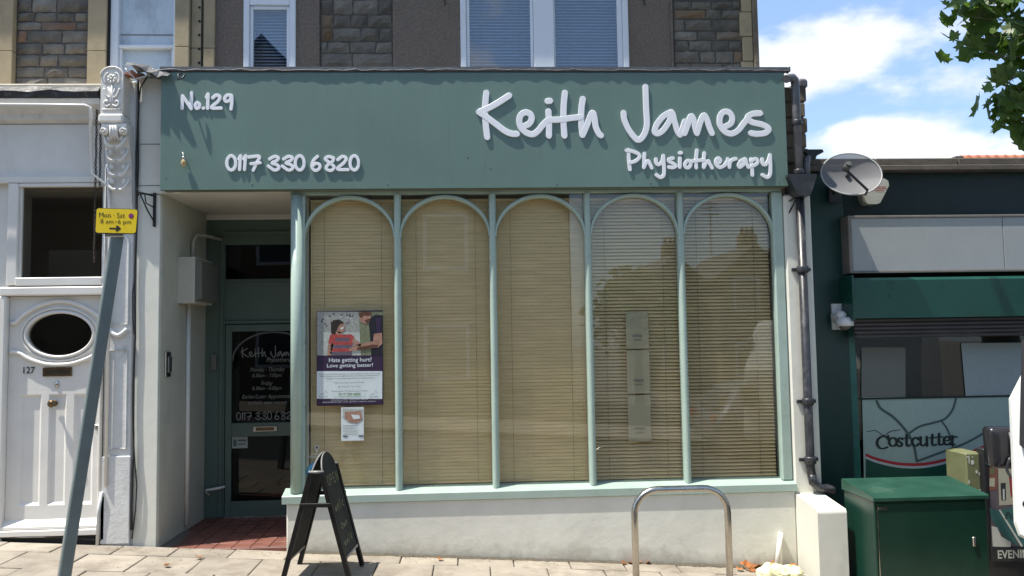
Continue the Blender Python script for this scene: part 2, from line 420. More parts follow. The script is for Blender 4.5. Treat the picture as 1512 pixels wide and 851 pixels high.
# ------------------------------------------------------------------ ground
def sheet(x0, x1, y0, y1, dz, nx=1):
    m = M(); xs = [x0+(x1-x0)*i/nx for i in range(nx+1)]
    xs = sorted(set(xs+[x for x in (-40, 40) if x0 < x < x1]))
    vs = []
    for x in xs: vs += [(x, y0, gz(x)+dz), (x, y1, gz(x)+dz)]
    return m.add(vs, [(2*i, 2*i+2, 2*i+3, 2*i+1) for i in range(len(xs)-1)])
m_soil = rough_mat('ground_dirt', (.12, .11, .09, 1), var=.3, scale=3, rough=.95, bump=.5)
sheet(-400, 400, -400, 400, -.16).build('ground', m_soil, kind='structure')
sheet(-60, 60, -9.2, -2.45, -.13, 40).build('road', m_asphalt, kind='structure')
pave = sheet(-60, 60, -2.3, .6, -.022, 40).build('pavement', m_joint, kind='structure')
kb = M()
for i in range(-20, 21):
    a, b = i*.9+.004, i*.9+.896
    kb.add([(a, -2.45, gz(a)-.2), (b, -2.45, gz(b)-.2), (b, -2.45, gz(b)-.012), (a, -2.45, gz(a)-.012), (a, -2.3, gz(a)-.0), (b, -2.3, gz(b)-.0), (b, -2.3, gz(b)-.2), (a, -2.3, gz(a)-.2)],
           [(0, 1, 2, 3), (3, 2, 5, 4), (4, 5, 6, 7), (0, 3, 4, 7), (1, 6, 5, 2)])
kb.build('kerb', m_kerb, kind='structure')
sheet(-18, 18, -2.75, -2.65, -.126, 20).build('road_marking', flat_mat('yellow_line', (.6, .42, .04, 1), .7), kind='structure')
sheet(-60, 60, -12.0, -9.35, -.02, 40).build('far_pavement', m_slab, kind='structure')
rows = [(-.035, -.30), (-.30, -.74), (-.74, -1.19), (-1.19, -1.64), (-1.64, -2.29)]
for ri, (ya, yb) in enumerate(rows):
    x = -5.2 + (.0 if ri % 2 == 0 else .07) + (.22 if ri == 1 else 0)
    while x < 4.4:
        w = .46 + rnd.uniform(-.01, .01)
        ytop = ya
        if x+w > 2.72 and x < 3.02 and ri < 2: x += w; continue
        g = .0045; x0, x1, y0, y1 = x+g, x+w-g, yb+g, ytop-g
        tz = [rnd.uniform(-.0035, .0035) for _ in range(4)]; b = .006
        C4 = [(x0, y0), (x1, y0), (x1, y1), (x0, y1)]; I4 = [(x0+b, y0+b), (x1-b, y0+b), (x1-b, y1-b), (x0+b, y1-b)]
        vs = [(p[0], p[1], gz(p[0])-.03) for p in C4]+[(p[0], p[1], gz(p[0])-.004+tz[i]) for i, p in enumerate(C4)]+[(p[0], p[1], gz(p[0])+tz[i]) for i, p in enumerate(I4)]
        fs = [(8, 9, 10, 11)]+[(i, (i+1) % 4, (i+1) % 4+4, i+4) for i in range(4)]+[(i+4, (i+1) % 4+4, (i+1) % 4+8, i+8) for i in range(4)]
        M().add(vs, fs).build('paving_slab', m_slab, pave)
        x += w

# ------------------------------------------------------------------ stonework
def rubble(parent, x0, x1, z0, z1, y, mat, hmin=.09, hmax=.20, wmin=.16, wmax=.42, proud=.009):
    z = z0
    while z < z1-.03:
        h = rnd.uniform(hmin, hmax)
        if z1-z-h < .07: h = z1-z
        x = x0 - rnd.uniform(0, .1)
        while x < x1-.02:
            w = rnd.uniform(wmin, wmax)
            a, b = max(x, x0), min(x+w, x1)
            if x1-b < .08: b = x1; w = x1-x
            if b-a > .04:
                g = .007; nx, nz = 4, 3; m = M(); vs = []
                sub = 2 if (h > .16 and rnd.random() < .35) else 1
                for q in range(sub):
                    za, zb = z+h*q/sub+g, z+h*(q+1)/sub-g; o = len(vs)
                    m = M(); vs = []; pr = proud*rnd.uniform(.5, 1.4)
                    for i in range(nx+1):
                        for j in range(nz+1):
                            e = (i in (0, nx)) or (j in (0, nz))
                            jx = rnd.uniform(-.006, .006) if 0 < i < nx or True else 0
                            vs.append((a+g+(b-a-2*g)*i/nx+jx, y+.004-(0 if e else pr*rnd.uniform(.6, 1.25)), za+(zb-za)*j/nz+rnd.uniform(-.006, .006)))
                    N1 = nz+1
                    fs = [(i*N1+j, (i+1)*N1+j, (i+1)*N1+j+1, i*N1+j+1) for i in range(nx) for j in range(nz)]
                    rim = [i*N1 for i in range(nx+1)]+[nx*N1+j for j in range(1, nz+1)]+[i*N1+nz for i in range(nx-1, -1, -1)]+[j for j in range(nz-1, 0, -1)]
                    o = len(vs)
                    vs += [(vs[k][0], y+.03, vs[k][2]) for k in rim]
                    fs += [(rim[k], rim[(k+1) % len(rim)], o+(k+1) % len(rim), o+k) for k in range(len(rim))]
                    m.add(vs, fs).build('stone', mat, parent)
            x += w
        z += h

UY = .4                          # face of the upper floors
def ux(px): return atx(px, 60, UY)
TOPZ = 6.3
# ================================================================== No. 129 building
B = thing('shop_building', (0, 0, 0), 'pebbledashed terrace building with white ground floor walls, above and around the arched shop window', 'building')
# ground floor masonry
def splashed(name):
    s = NT(name); co = s.n('ShaderNodeTexCoord'); sp = s.n('ShaderNodeSeparateXYZ'); s.l(co.outputs['Object'], sp.inputs[0])
    h = s.n('ShaderNodeMath', operation='MULTIPLY_ADD'); s.l(sp.outputs['X'], h.inputs[0]); h.inputs[1].default_value = .061; s.l(sp.outputs['Z'], h.inputs[2])
    n1 = s.noise(7, 10, .7, s.coord((1, 1, .8))); a = s.n('ShaderNodeMath', operation='MULTIPLY_ADD'); s.l(n1, a.inputs[0]); a.inputs[1].default_value = -.34; s.l(h.outputs[0], a.inputs[2])
    c = (.70, .69, .60, 1)
    col = s.mix(s.ramp(s.noise(2.5, 6, .6), .35, .65), dk(c, .93), dk(c, 1.04))
    col = s.mix(s.ramp(a.outputs[0], -.38, -.20, .75, 0), col, (.27, .235, .175, 1))
    col = s.mix(s.ramp(s.noise(3.2, 12, .75, s.coord((1, 1, 1.4))), .60, .72, 0, .30), col, (.42, .40, .33, 1))
    sc3 = s.noise(16, 8, .8, s.coord((1, 1, .5))); col = s.mix(s.ramp(sc3, .66, .74, 0, .5), col, (.34, .32, .27, 1))
    s.l(col, s.b.inputs['Base Color']); s.b.inputs['Roughness'].default_value = .75
    s.bump(s.noise(12, 8, .6), .5, .006); return s.m
m_base = splashed('splashed_white_wall')
M().box(-1.578, 2.752, -.066, .22, gz(2.75)-.1, .322, .012).build('base_wall', m_base, B)
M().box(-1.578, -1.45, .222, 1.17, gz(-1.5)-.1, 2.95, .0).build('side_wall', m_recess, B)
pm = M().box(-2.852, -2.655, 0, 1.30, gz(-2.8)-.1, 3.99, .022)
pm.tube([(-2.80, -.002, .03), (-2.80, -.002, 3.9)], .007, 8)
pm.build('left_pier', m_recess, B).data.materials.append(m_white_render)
M().box(-2.90, -2.853, .06, .3, 3.0, 4.03).build('joint_filler', m_mortar, B)
lp = M().box(-2.853, -2.66, -.012, -.001, gz(-2.8)-.05, 2.94, .005).build('pier_face', m_white_render, B)
M().box(-2.853, -2.62, -.012, -.001, 2.952, 3.96, .008).build('pier_face', m_white_render, B)
for z in (3.02, 3.38):
    M().box(-2.84, -2.63, -.0145, -.011, z, z+.004).build('panel_joint', m_dark, B)
# right pier
rp = M().box(2.756, 3.0, -.045, .5, gz(2.8)-.1, 2.90, .016); rp.build('right_pier', m_white_render, B)
um = M()
zs = [2.902+i*(3.88-2.902)/7 for i in range(8)]
for i in range(7):
    um.box(2.70, 3.0+rnd.uniform(-.012, .012), -.02+rnd.uniform(-.006, .006), .5, zs[i]+.003, zs[i+1]-.003, .012)
um.build('stone_pier', m_stone_pier, B)
M().box(2.93, 3.02, -.05, .3, 3.86, 3.95, .02).build('pier_cap', m_lead, B)
M().box(2.60, 3.0, .5, 8, gz(3)-.3, 3.86).build('rear_side_wall', m_white_render, B)
# recess: soffit, back
M().box(-2.655, -1.45, -.02, 1.17, 2.957, 3.0).build('soffit', rough_mat('soffit_paint', (.62, .60, .54, 1), var=.06, rough=.8, bump=.2), B)
M().box(-2.655, -1.578, 1.13, 1.17, 2.90, 2.956, .008).build('soffit_bead', m_white_paint, B)
M().box(-2.655, -1.45, 1.19, 1.30, gz(-2)-.1, 3.0).build('recess_back_wall', m_door, B)
# entry floor tiles
M().box(-2.655, -1.578, -.03, 1.2, gz(-2.1)-.2, gz(-2.1)-.012).build('entry_floor', m_joint, B)
nx, ny = 7, 8
for i in range(nx):
    for j in range(ny):
        xa = -2.65+i*.153; ya = -.028+j*.152
        zf = gz(-2.1)+.012*0-.0
        M().box(xa+.003, min(xa+.150, -1.58), ya+.003, ya+.149, zf-.02, zf+.006+rnd.uniform(-.001, .001), .003).build('floor_tile', m_tile, B)
M().box(-2.655, -1.578, -.045, -.030, gz(-2.1)-.1, gz(-2.1)+.002, .003).build('threshold_strip', m_tile, B)

# the entrance door wall at the back of the recess
DY = 1.17
D = M()
X0, X1 = -2.655, -1.578
def dz(py, px=380): return atz(px, py, DY)
zt0, zt1, zd = dz(412), dz(362), dz(478)
zb = gz(-2.1)+.008
D.box(X0, X1, DY-.02, DY+.02, zt1, 2.90)                       # head panel
D.box(X0, X0+.19, DY-.02, DY+.02, zb, zt1-.001)
D.box(X0+.191, X1, DY-.018, DY+.02, zd, zt0)
fr_ = D.build('door_frame', m_door, B)
M().box(X0+.185, X1, DY-.045, DY-.021, zt1+.10, zt1+.135, .006).build('moulding', m_door, fr_)
M().box(X0+.185, X1, DY-.045, DY-.021, zt0-.03, zt0-.005, .006).build('moulding', m_door, fr_)
M().box(X0+.14, X0+.175, DY-.04, DY-.021, zb, zt1+.09, .006).build('moulding', m_door, fr_)
M().box(X0+.185, X1, DY-.045, DY-.019, zd, zd+.03, .006).build('moulding', m_door, fr_)
M().box(X0+.192, X1, DY+.0, DY+.006, zt0, zt1).build('transom_pane', m_dark_glass, fr_)
M().box(X0+.192, X1, DY+.012, DY+.019, zt0, zt1).build('transom_backing', flat_mat('transom_backing', (.03, .03, .028, 1)), fr_)
d = M(); dx0 = X0+.20; dx1 = X1
gx0 = -2.395
pA0, pA1, pB0, pB1 = .745, .119, .878, 1.78
d.box(dx0, gx0, DY-.03, DY+.015, zb+.01, zd-.01, .003)
d.box(gx0+.0, dx1, DY-.03, DY+.015, zb+.01, pA1, .003)
d.box(gx0, dx1, DY-.03, DY+.015, pA0, pB0, .003)
d.box(gx0, dx1, DY-.03, DY+.015, pB1, zd-.01, .003)
door = d.build('entrance_door', m_door, B)
M().box(gx0, dx1, DY-.008, DY-.002, pB0, pB1).build('upper_pane', m_dark_glass, door)
M().box(gx0, dx1, DY-.008, DY-.002, pA1, pA0).build('lower_pane', m_dark_glass, door)
ib = M()
ib.box(gx0, dx1, DY+.05, DY+.06, pA1, zd)
ib.build('hall_darkness', flat_mat('dark_hall', (.09, .09, .082, 1)), door)
# etched arch and writing on the door glass
m_etch = flat_mat('white_vinyl_lettering', (.21, .22, .205, 1), .6)
am = M(); arc = [(-1.99+.40*math.cos(PI*t/24), 1.50+.27*math.sin(PI*t/24)) for t in range(25)]
arc = [p for p in arc if p[0] < -1.6]
stroke(am, arc, .018, DY-.009, .001, k=2); am.build('etched_arch', flat_mat('etched_grey', (.10, .105, .10, 1)), door)

# ---- handwriting strokes (traced letter by letter from the lettering in the photo)
KEITH = {'K': [[(203, 200), (192, 300), (188, 400), (195, 520), (212, 670)], [(445, 230), (320, 310), (225, 362), (125, 405)], [(125, 405), (200, 455), (300, 530), (400, 605), (470, 635), (525, 638)]],
 'e': [[(600, 555), (655, 530), (684, 480), (672, 430), (625, 408), (575, 430), (553, 485), (565, 555), (615, 615), (690, 641), (745, 610), (800, 545), (850, 495)]],
 'i': [[(862, 395), (868, 500), (868, 655)], [(852, 289), (878, 286)]],
 't': [[(1038, 200), (1025, 330), (1022, 500), (1032, 655)], [(870, 487), (980, 485), (1090, 470), (1200, 458)]],
 'h': [[(1228, 265), (1212, 380), (1212, 540), (1225, 645)], [(1225, 648), (1270, 545), (1310, 440), (1335, 415), (1352, 470), (1365, 560), (1395, 630), (1418, 652)]]}
JAMES = {'J': [[(103, 287), (110, 340), (140, 410), (185, 470), (215, 487), (250, 455), (275, 380), (270, 250), (265, 95)]],
 'a': [[(455, 280), (400, 310), (350, 370), (332, 425), (355, 440), (395, 415), (440, 350), (460, 285), (480, 350), (500, 420), (520, 450)]],
 'm': [[(556, 350), (550, 400), (553, 436)], [(520, 448), (540, 400), (556, 350)], [(553, 438), (575, 380), (600, 312), (620, 340), (632, 400), (645, 438)], [(645, 438), (665, 370), (692, 307), (715, 330), (735, 390), (755, 438)]],
 'e': [[(850, 390), (895, 365), (905, 320), (880, 283), (840, 282), (815, 320), (817, 380), (850, 425), (900, 441), (950, 415), (990, 365), (1020, 330)]],
 's': [[(1112, 290), (1055, 295), (1018, 322), (1050, 355), (1130, 375), (1175, 405), (1150, 435), (1090, 443), (1045, 437)]]}
PHYS = {'P': [[(138, 560), (143, 640), (150, 705)], [(125, 565), (165, 570), (212, 590), (220, 615), (190, 643), (150, 655)]],
 'h': [[(258, 587), (255, 640), (253, 690)], [(253, 690), (270, 652), (285, 642), (295, 660), (310, 693)]],
 'y': [[(342, 628), (345, 660), (365, 668), (388, 645), (397, 603)], [(397, 603), (401, 680), (400, 745), (375, 763), (344, 745)]],
 's': [[(468, 622), (442, 628), (437, 643), (468, 660), (488, 678), (470, 691), (436, 688)]],
 'i': [[(520, 622), (518, 688)], [(518, 584), (528, 582)]],
 'o': [[(575, 640), (556, 665), (562, 688), (585, 690), (599, 665), (590, 642), (575, 640)]],
 't': [[(645, 563), (638, 640), (640, 692)], [(604, 645), (645, 640), (696, 635)]],
 'h2': [[(700, 583), (695, 640), (695, 690)], [(695, 690), (715, 652), (730, 643), (740, 665), (756, 693)]],
 'e': [[(788, 664), (812, 652), (818, 634), (803, 622), (786, 638), (790, 672), (815, 690), (848, 675), (866, 650)]],
 'r': [[(872, 627), (880, 660), (885, 688)], [(885, 688), (890, 652), (910, 632), (932, 626)]],
 'a': [[(1000, 627), (970, 642), (952, 670), (962, 688), (990, 665), (1003, 628), (1010, 660), (1025, 688)]],
 'p': [[(1045, 628), (1052, 690), (1055, 746)], [(1045, 643), (1078, 627), (1094, 645), (1080, 668), (1050, 680)]],
 'y2': [[(1127, 628), (1132, 663), (1152, 668), (1174, 638), (1185, 598)], [(1185, 598), (1188, 680), (1185, 740), (1165, 763), (1128, 745)]]}
N129 = {'N': [[(97, 205), (101, 112)], [(101, 112), (165, 208)], [(165, 208), (168, 88)]], 'o': [[(208, 160), (194, 180), (200, 203), (220, 201), (227, 175), (208, 160)]],
 'dot': [[(254, 204), (257, 203)]], '1': [[(278, 122), (290, 98)], [(290, 98), (288, 205)]], '2': [[(325, 127), (350, 107), (377, 118), (365, 152), (314, 200), (388, 203)]],
 '9': [[(462, 108), (430, 108), (413, 135), (427, 154), (455, 140), (466, 108), (467, 160), (461, 210)]]}
def sh(L, dx): return [[(p[0]+dx, p[1]) for p in s] for s in L]
THREE = [[(748, 582), (785, 563), (813, 572), (800, 594), (765, 611), (803, 625), (818, 648), (785, 665), (738, 634)]]
PHONE = {'0': [ell(463, 611, 33, 53)], '1': [[(520, 582), (532, 557)], [(532, 557), (525, 660)]], '1b': [[(556, 582), (570, 557)], [(570, 557), (562, 660)]],
 '7': [[(590, 568), (672, 563), (652, 610), (627, 665)], [(610, 617), (678, 610)]], '3': THREE, '3b': sh(THREE, 104), '0b': [ell(972, 611, 33, 53)],
 '6': [[(1105, 562), (1075, 592), (1062, 638), (1085, 667), (1115, 655), (1122, 627), (1095, 614), (1068, 632)]],
 '8': [[(1222, 573), (1185, 564), (1162, 583), (1195, 610), (1228, 640), (1205, 667), (1170, 655), (1182, 623), (1215, 600), (1224, 575)]],
 '2': [[(1255, 587), (1290, 563), (1317, 576), (1300, 610), (1252, 656), (1332, 661)]], '0c': [ell(1378, 611, 32, 53)]}

# ---- fascia sign
SY = -.13
sx0, sx1, sz0, sz1 = atx(237, 190, SY), atx(1161, 190, SY), atz(700, 278, SY), atz(700, 107, SY)
S = thing('shop_sign', (0, SY, sz0), 'long sage green fascia board with raised white handwritten lettering', 'sign')
def sign_paint():
    s = NT('sage_green_sign_paint'); c = (.128, .203, .174, 1)
    col = s.mix(s.ramp(s.noise(1.3, 5, .6), .35, .65), dk(c, .93), dk(c, 1.05))
    # ragged shadow of the roof edge, painted as a darker band along the top
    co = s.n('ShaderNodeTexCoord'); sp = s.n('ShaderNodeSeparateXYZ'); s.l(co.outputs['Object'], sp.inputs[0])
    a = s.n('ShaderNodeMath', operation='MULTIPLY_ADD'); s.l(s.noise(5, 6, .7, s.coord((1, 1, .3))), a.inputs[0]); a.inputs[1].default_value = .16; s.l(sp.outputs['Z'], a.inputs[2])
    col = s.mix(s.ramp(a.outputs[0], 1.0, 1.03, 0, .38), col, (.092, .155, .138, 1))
    st_ = s.noise(9, 6, .75, s.coord((1, 1, .06))); col = s.mix(s.ramp(st_, .5, .8, 0, .22), col, (.18, .24, .21, 1))
    st2 = s.noise(14, 6, .75, s.coord((1, 1, .10))); col = s.mix(s.ramp(st2, .55, .8, 0, .35), col, (.075, .12, .105, 1))
    s.l(col, s.b.inputs['Base Color']); s.b.inputs['Roughness'].default_value = .45
    s.bump(s.noise(40, 3, .5), .06, .002)
    return s.m
M().box(sx0, sx1, SY, SY+.03, sz0, sz1, .003).build('board', sign_paint(), S)
M().box(sx0+.02, sx1-.003, SY+.012, -.03, sz0-.0, sz0+.03).build('board_return', flat_mat('return_green', lin(110, 118, 98)), S)
for px, py in ((690, 232), (724, 248), (960, 270), (572, 272), (822, 272), (372, 272), (245, 262), (1150, 268)):
    q = at(px, py, SY); M().lathe([(0, -.003), (.005, -.002), (.006, 0)], (q.x, SY-.001, q.z), 'y', 8).build('screw', m_grille, S)
m_letter = rough_mat('white_acrylic_letter', (.84, .845, .87, 1), var=.03, scale=8, rough=.4, bump=0)
def letters(G, ox, oy, sc, w, parent, dep, y, name='letter'):
    for kk, strokes in G.items():
        m = M()
        for q, st in enumerate(strokes):
            pts = [at(ox+p[0]/sc, oy+p[1]/sc, y) for p in st]
            cl = len(st) == 12 and abs(st[0][1]-611) < 1
            stroke(m, [(p.x, p.z) for p in pts], w, y, dep+q*.0012, closed=cl)
        m.build(name, m_letter, parent)
LY = SY-.0006
letters(KEITH, 690, 110, 7.2, .053, S, .011, LY)
letters(JAMES, 900, 110, 5.008, .051, S, .011, LY)
letters(PHYS, 900, 110, 5.008, .031, S, .010, LY)
letters(N129, 250, 120, 5.04, .0275, S, .009, LY)
letters(PHONE, 250, 120, 5.04, .026, S, .011, LY)
# same hand on the door glass
wr = M()
def on_door(G, ox, oy, sc, a, b):        # a: (px,py) in the sign -> position in the door ; linear fit
    for kk, strokes in G.items():
        for st in strokes:
            P = []
            for p in st:
                X, Y = ox+p[0]/sc, oy+p[1]/sc
                P.append((a[0]+(X-a[1])*a[2], b[0]-(Y-b[1])*b[2]))
            if min(p[0] for p in P) > -1.6: continue
            cl = len(st) == 12 and abs(st[0][1]-611) < 1
            stroke(wr, P, a[3], DY-.009, .001, k=3, closed=cl)
kx = (atx(356, 520, DY), 706, .00137, .0085)
kzz = (atz(355, 513, DY), 134, .00146)
on_door(KEITH, 690, 110, 7.2, kx, kzz); on_door(JAMES, 900, 110, 5.008, kx, kzz)
px_ = (atx(349, 614, DY), 334, .00300, .0085)
pz_ = (atz(349, 609, DY), 230, .0035)
on_door(PHONE, 250, 120, 5.04, px_, pz_)
def dtext(b, xa, xb, ya, yb):
    text(wr, b, atx(xa, ya, DY), atx(xb, ya, DY), atz(xa, yb, DY), atz(xa, ya, DY), DY-.0095, shear=.25)
dtext('Physiotherapy', 394, 436, 528, 537)
dtext('Monday - Thursday', 370, 421, 543, 551)
dtext('8.30am - 7:00pm', 373, 416, 552, 559)
dtext('Friday', 386, 403, 563, 571)
dtext('8.30am - 6:00pm', 373, 416, 571, 578)
dtext('Earlier/Later Appointments', 358, 437, 583, 591)
dtext('available upon request', 367, 424, 592, 599)
wr.build('lettering', m_etch, door)
lb = M().box(atx(375, 635, DY), atx(411, 635, DY), DY-.045, DY-.031, .79, .845, .004); lb2 = lb.build('letterbox', m_chrome, door)
M().box(atx(380, 635, DY), atx(406, 635, DY), DY-.052, DY-.044, .803, .833, .003).build('flap', m_brass, lb2)
st = M(); sx_, sxe = atx(343, 650, DY), atx(366, 650, DY); st.rect(sx_, sxe, atz(350, 662, DY), atz(350, 645, DY), DY-.010, 0)
st.rect(sx_+.012, sx_+.045, atz(350, 659, DY), atz(350, 649, DY), DY-.0108, 1); st.rect(sx_+.055, sxe-.01, atz(350, 652, DY), atz(350, 649, DY), DY-.0108, 1); st.rect(sx_+.055, sxe-.02, atz(350, 657, DY), atz(350, 655, DY), DY-.0108, 1)
st.build('door_sticker', [flat_mat('pale_sticker', (.35, .38, .36, 1)), flat_mat('sticker_print', (.08, .13, .11, 1))], door)
M().box(X0+.20, X1, DY-.06, DY-.03, zb-.004, zb+.012, .002).build('weather_bar', m_chrome, door)

# ---- shop window
W = M()
W.box(-1.56, 2.75, -.02, .07, 2.931, 2.962, .004)
win = W.build('shop_window', m_mint, B)
WZ0, WZ1 = .40, 2.905
def half_round(m, x, w, z0, z1, dep=.045, y=-.0):
    n = 10; pts = [(x+w/2*math.cos(PI*i/n+PI), y-dep*math.sin(PI*i/n)) for i in range(n+1)]
    pts += [(x+w/2, y+.05), (x-w/2, y+.05)]
    m.prism(pts[::-1], z0, z1, 'z', smooth=False)
post = M(); post.lathe([(.052, WZ0), (.052, 2.931)], (-1.505, -.01, 0), n=20); post.box(-1.505, -1.435, -.03, .05, WZ0, 2.9305, .004)
post.build('corner_post', m_mint, win)
mx = [-.646, .178, 1.011, 1.835]
for x in mx:
    mm = M(); half_round(mm, x, .062, WZ0, 2.9305, .04); mm.build('mullion', m_mint, win)
mm = M(); mm.box(2.655, 2.752, -.035, .05, WZ0, 2.9305, .012); mm.build('right_jamb', m_mint, win)
edges = [-1.435]+mx+[2.655]
gp = m_glass
blY = .078
for i in range(5):
    a = edges[i]+(.031 if i else 0); b = edges[i+1]-(.031 if i < 4 else 0)
    cx, rx, ry = (a+b)/2, (b-a)/2, .37
    am = M(); N = 28; zc = 2.925-ry
    vs = []
    for k in range(N+1):
        t = PI*k/N; c_, s_ = math.cos(t), math.sin(t)
        for (e, yy) in ((1.0, .04), (1.0, -.016), (.98, -.028), (.935, -.028), (.915, -.016), (.915, .04)):
            ee = e if e > .95 else e+(.952-e)*abs(c_)**5
            vs.append((cx+(rx+.018-(1-ee)*.42)*c_, yy, zc+(ry-(1-ee)*.40)*s_))
    am.add(vs, [(k*6+j, k*6+(j+1) % 6, (k+1)*6+(j+1) % 6, (k+1)*6+j) for k in range(N) for j in range(6)])
    am.build('arch', m_mint, win)
    M().box(a-.02, b+.02,   .020, .026, WZ0-.01, 2.935).build('glass_pane', gp, win)
sl = M()
sl.prism([(-.085, .318), (-.085, .378), (-.078, .384), (.06, .425), (.06, .318)], -1.612, 2.762, 'x')
sl.build('window_sill', m_mint, win)
# room behind
rm = M(); rm.box(-1.45, 2.75, 2.2, 2.25, -.2, 2.95); rm.box(-1.45, 2.75, .2, 2.2, -.2, -.15); rm.box(-1.45, 2.75, .1, 2.2, 2.95, 3.0); rm.box(2.752, 2.78, .1, 2.2, -.2, 2.95)
rm.build('inner_room', flat_mat('room_paint', (.20, .18, .15, 1), .9), B)
# ---- blinds
tilt = [82, 83, 82, 54, 47]
blab = ['tan venetian blind behind the leftmost arch, the poster in front of it', 'tan venetian blind in the second arch from the door, nearly closed and sunlit',
        'tan venetian blind in the middle arch, nearly closed', 'tan venetian blind in the fourth arch, pale papers showing through it', 'tan venetian blind in the rightmost arch, slats half open']
for i in range(5):
    a = edges[i]+.03; b = edges[i+1]-.012
    t = thing('venetian_blind', ((a+b)/2, blY, .43), blab[i], 'blind', 'venetian blinds in the arched shop window')
    s_ = M(); z = .45; tt = math.radians(tilt[i]); hw = .0215 if i < 3 else .0195
    while z < 2.87:
        jit = rnd.uniform(-.02, .02) + (.05*math.sin(z*2+i) if i > 2 else 0); dzv = rnd.uniform(-.0008, .0008)
        cs, sn = math.cos(tt+jit)*hw, math.sin(tt+jit)*hw
        sag = .0015
        P3 = [(blY-cs, z-sn+dzv), (blY-.0*cs-.0012, z+.0028+dzv), (blY+cs, z+sn+dzv)]
        s_.add([(a, p[0], p[1]) for p in P3]+[(b, p[0], p[1]+rnd.uniform(-.0008, .0008)) for p in P3], [(0, 3, 4, 1), (1, 4, 5, 2)])
        z += .0305
    s_.build('slat', m_blind, t, kind='stuff')
    M().box(a, b, blY-.02, blY+.02, 2.873, 2.90, .003).build('head_rail', m_blind, t)
    M().box(a, b, blY-.015, blY+.015, .43, .445, .003).build('bottom_rail', m_blind, t)
    for fx in (.16, .82):
        M().box(a+(b-a)*fx-.0012, a+(b-a)*fx+.0012, blY-.022, blY-.020, .44, 2.88).build('ladder_cord', flat_mat('cord', (.12, .10, .06, 1)), t)
# notices stuck inside the fourth pane
mp_ = flat_mat('notice_paper', (.42, .38, .27, 1)); mpp = flat_mat('notice_print', (.24, .22, .18, 1))
for zt, zbm, lab in ((1.885, 1.56, 'topmost of three pale paper sheets behind the glass of the fourth arch'), (1.545, 1.17, 'middle one of three pale paper sheets behind the glass of the fourth arch'), (1.155, .755, 'bottom one of three pale paper sheets behind the glass of the fourth arch')):
    n = M(); n.box(1.335, 1.535, .034, .036, zbm, zt); n.rect(1.39, 1.48, zbm+.10, zbm+.125, .0332, 1); n.rect(1.40, 1.47, zbm+.07, zbm+.085, .0332, 1)
    n.build('notice_sheet', [mp_, mpp], loc=(1.435, .06, zbm), label=lab, cat='notice', group='paper sheets in the fourth pane')

# ---- posters on the first pane
def sc(c): return flat_mat('poster_ink', c, .45)
PC = {k: rough_mat('poster_'+k, v, var=.28 if k in ('photo_wall', 'green', 'skin', 'hair', 'red', 'grey', 'pale', 'brown') else .05, scale=38, rough=.42, bump=0) for k, v in dict(photo_wall=(.30, .31, .28, 1), green=(.17, .19, .11, 1), skin=(.36, .20, .145, 1), hair=(.03, .022, .018, 1), red=(.36, .06, .055, 1), grey=(.12, .10, .13, 1), black=(.014, .014, .022, 1),
      purple=(.035, .018, .05, 1), white=(.62, .68, .68, 1), ink=(.12, .13, .14, 1), lime=(.10, .24, .08, 1), brown=(.11, .05, .03, 1), pale=(.42, .44, .40, 1), blue=(.03, .28, .48, 1)).items()}
pk = list(PC); PI_ = {k: i for i, k in enumerate(pk)}; PMAT = [PC[k] for k in pk]
pq = M(); PY = .014
def Z5(zx, zy):       # place within the large poster
    p = at(460+zx/5.487, 455+zy/5.49, PY); return (p.x, p.z)
def pp(pts, k, lvl): pq.poly([Z5(*p) for p in pts], PY-.0009*lvl, PI_[k])
x0_, z1_ = Z5(45, 30); x1_, z0_ = Z5(578, 780)
pq.box(x0_-.004, x1_+.004, PY+.0006, PY+.004, z0_-.004, z1_+.004, 0, PI_['purple'])
pp([(45, 30), (580, 30), (580, 385), (45, 385)], 'photo_wall', 1)
pp([(385, 30), (580, 30), (580, 385), (400, 385)], 'green', 2)
for i in range(34):
    cx, cy = rnd.uniform(70, 370), rnd.uniform(45, 150); pp([(cx-8, cy-4), (cx+6, cy-8), (cx+8, cy+5), (cx-4, cy+9)], 'pale' if i % 2 else 'grey', 2)
pp([(95, 195), (390, 195), (400, 385), (95, 385)], 'pale', 2.5)
pp([(157, 130), (175, 100), (225, 92), (258, 115), (240, 150), (215, 200), (175, 225), (158, 200)], 'hair', 3)
pp([(205, 140), (240, 115), (268, 130), (270, 170), (255, 200), (222, 205), (205, 185)], 'skin', 4)
pp([(262, 150), (246, 158), (232, 172), (240, 176), (256, 168)], 'white', 4.6); pp([(205, 120), (245, 108), (262, 125), (232, 130), (212, 160), (203, 190)], 'hair', 4.8); pp([(248, 138), (256, 136), (256, 141), (249, 142)], 'hair', 4.7)
pp([(395, 70), (412, 66), (415, 74), (398, 78)], 'brown', 4.7); pp([(430, 100), (470, 85), (480, 95), (450, 128)], 'brown', 4.5); pp([(520, 90), (560, 75), (555, 200), (530, 205)], 'purple', 4.8); pp([(370, 320), (500, 296), (545, 300), (530, 322), (372, 345)], 'brown', 6.4)
pp([(200, 185), (240, 195), (245, 222), (195, 225)], 'skin', 4)
for k in range(6):
    ya = 215+k*28; pp([(150-k*3+ (10 if k > 1 else 0), ya), (330, ya), (345-(k*4), ya+28), (165, ya+28)], 'red' if k % 2 == 0 else 'grey', 5)
pp([(150, 225), (200, 210), (190, 290), (135, 285)], 'red', 5.5); pp([(300, 210), (350, 235), (335, 275), (310, 270)], 'red', 5.5)
pp([(138, 285), (178, 290), (160, 385), (128, 385)], 'skin', 5); pp([(335, 245), (405, 290), (395, 315), (325, 275)], 'skin', 6)
pp([(480, 80), (520, 55), (580, 60), (580, 385), (485, 385), (475, 240), (465, 130)], 'black', 4)
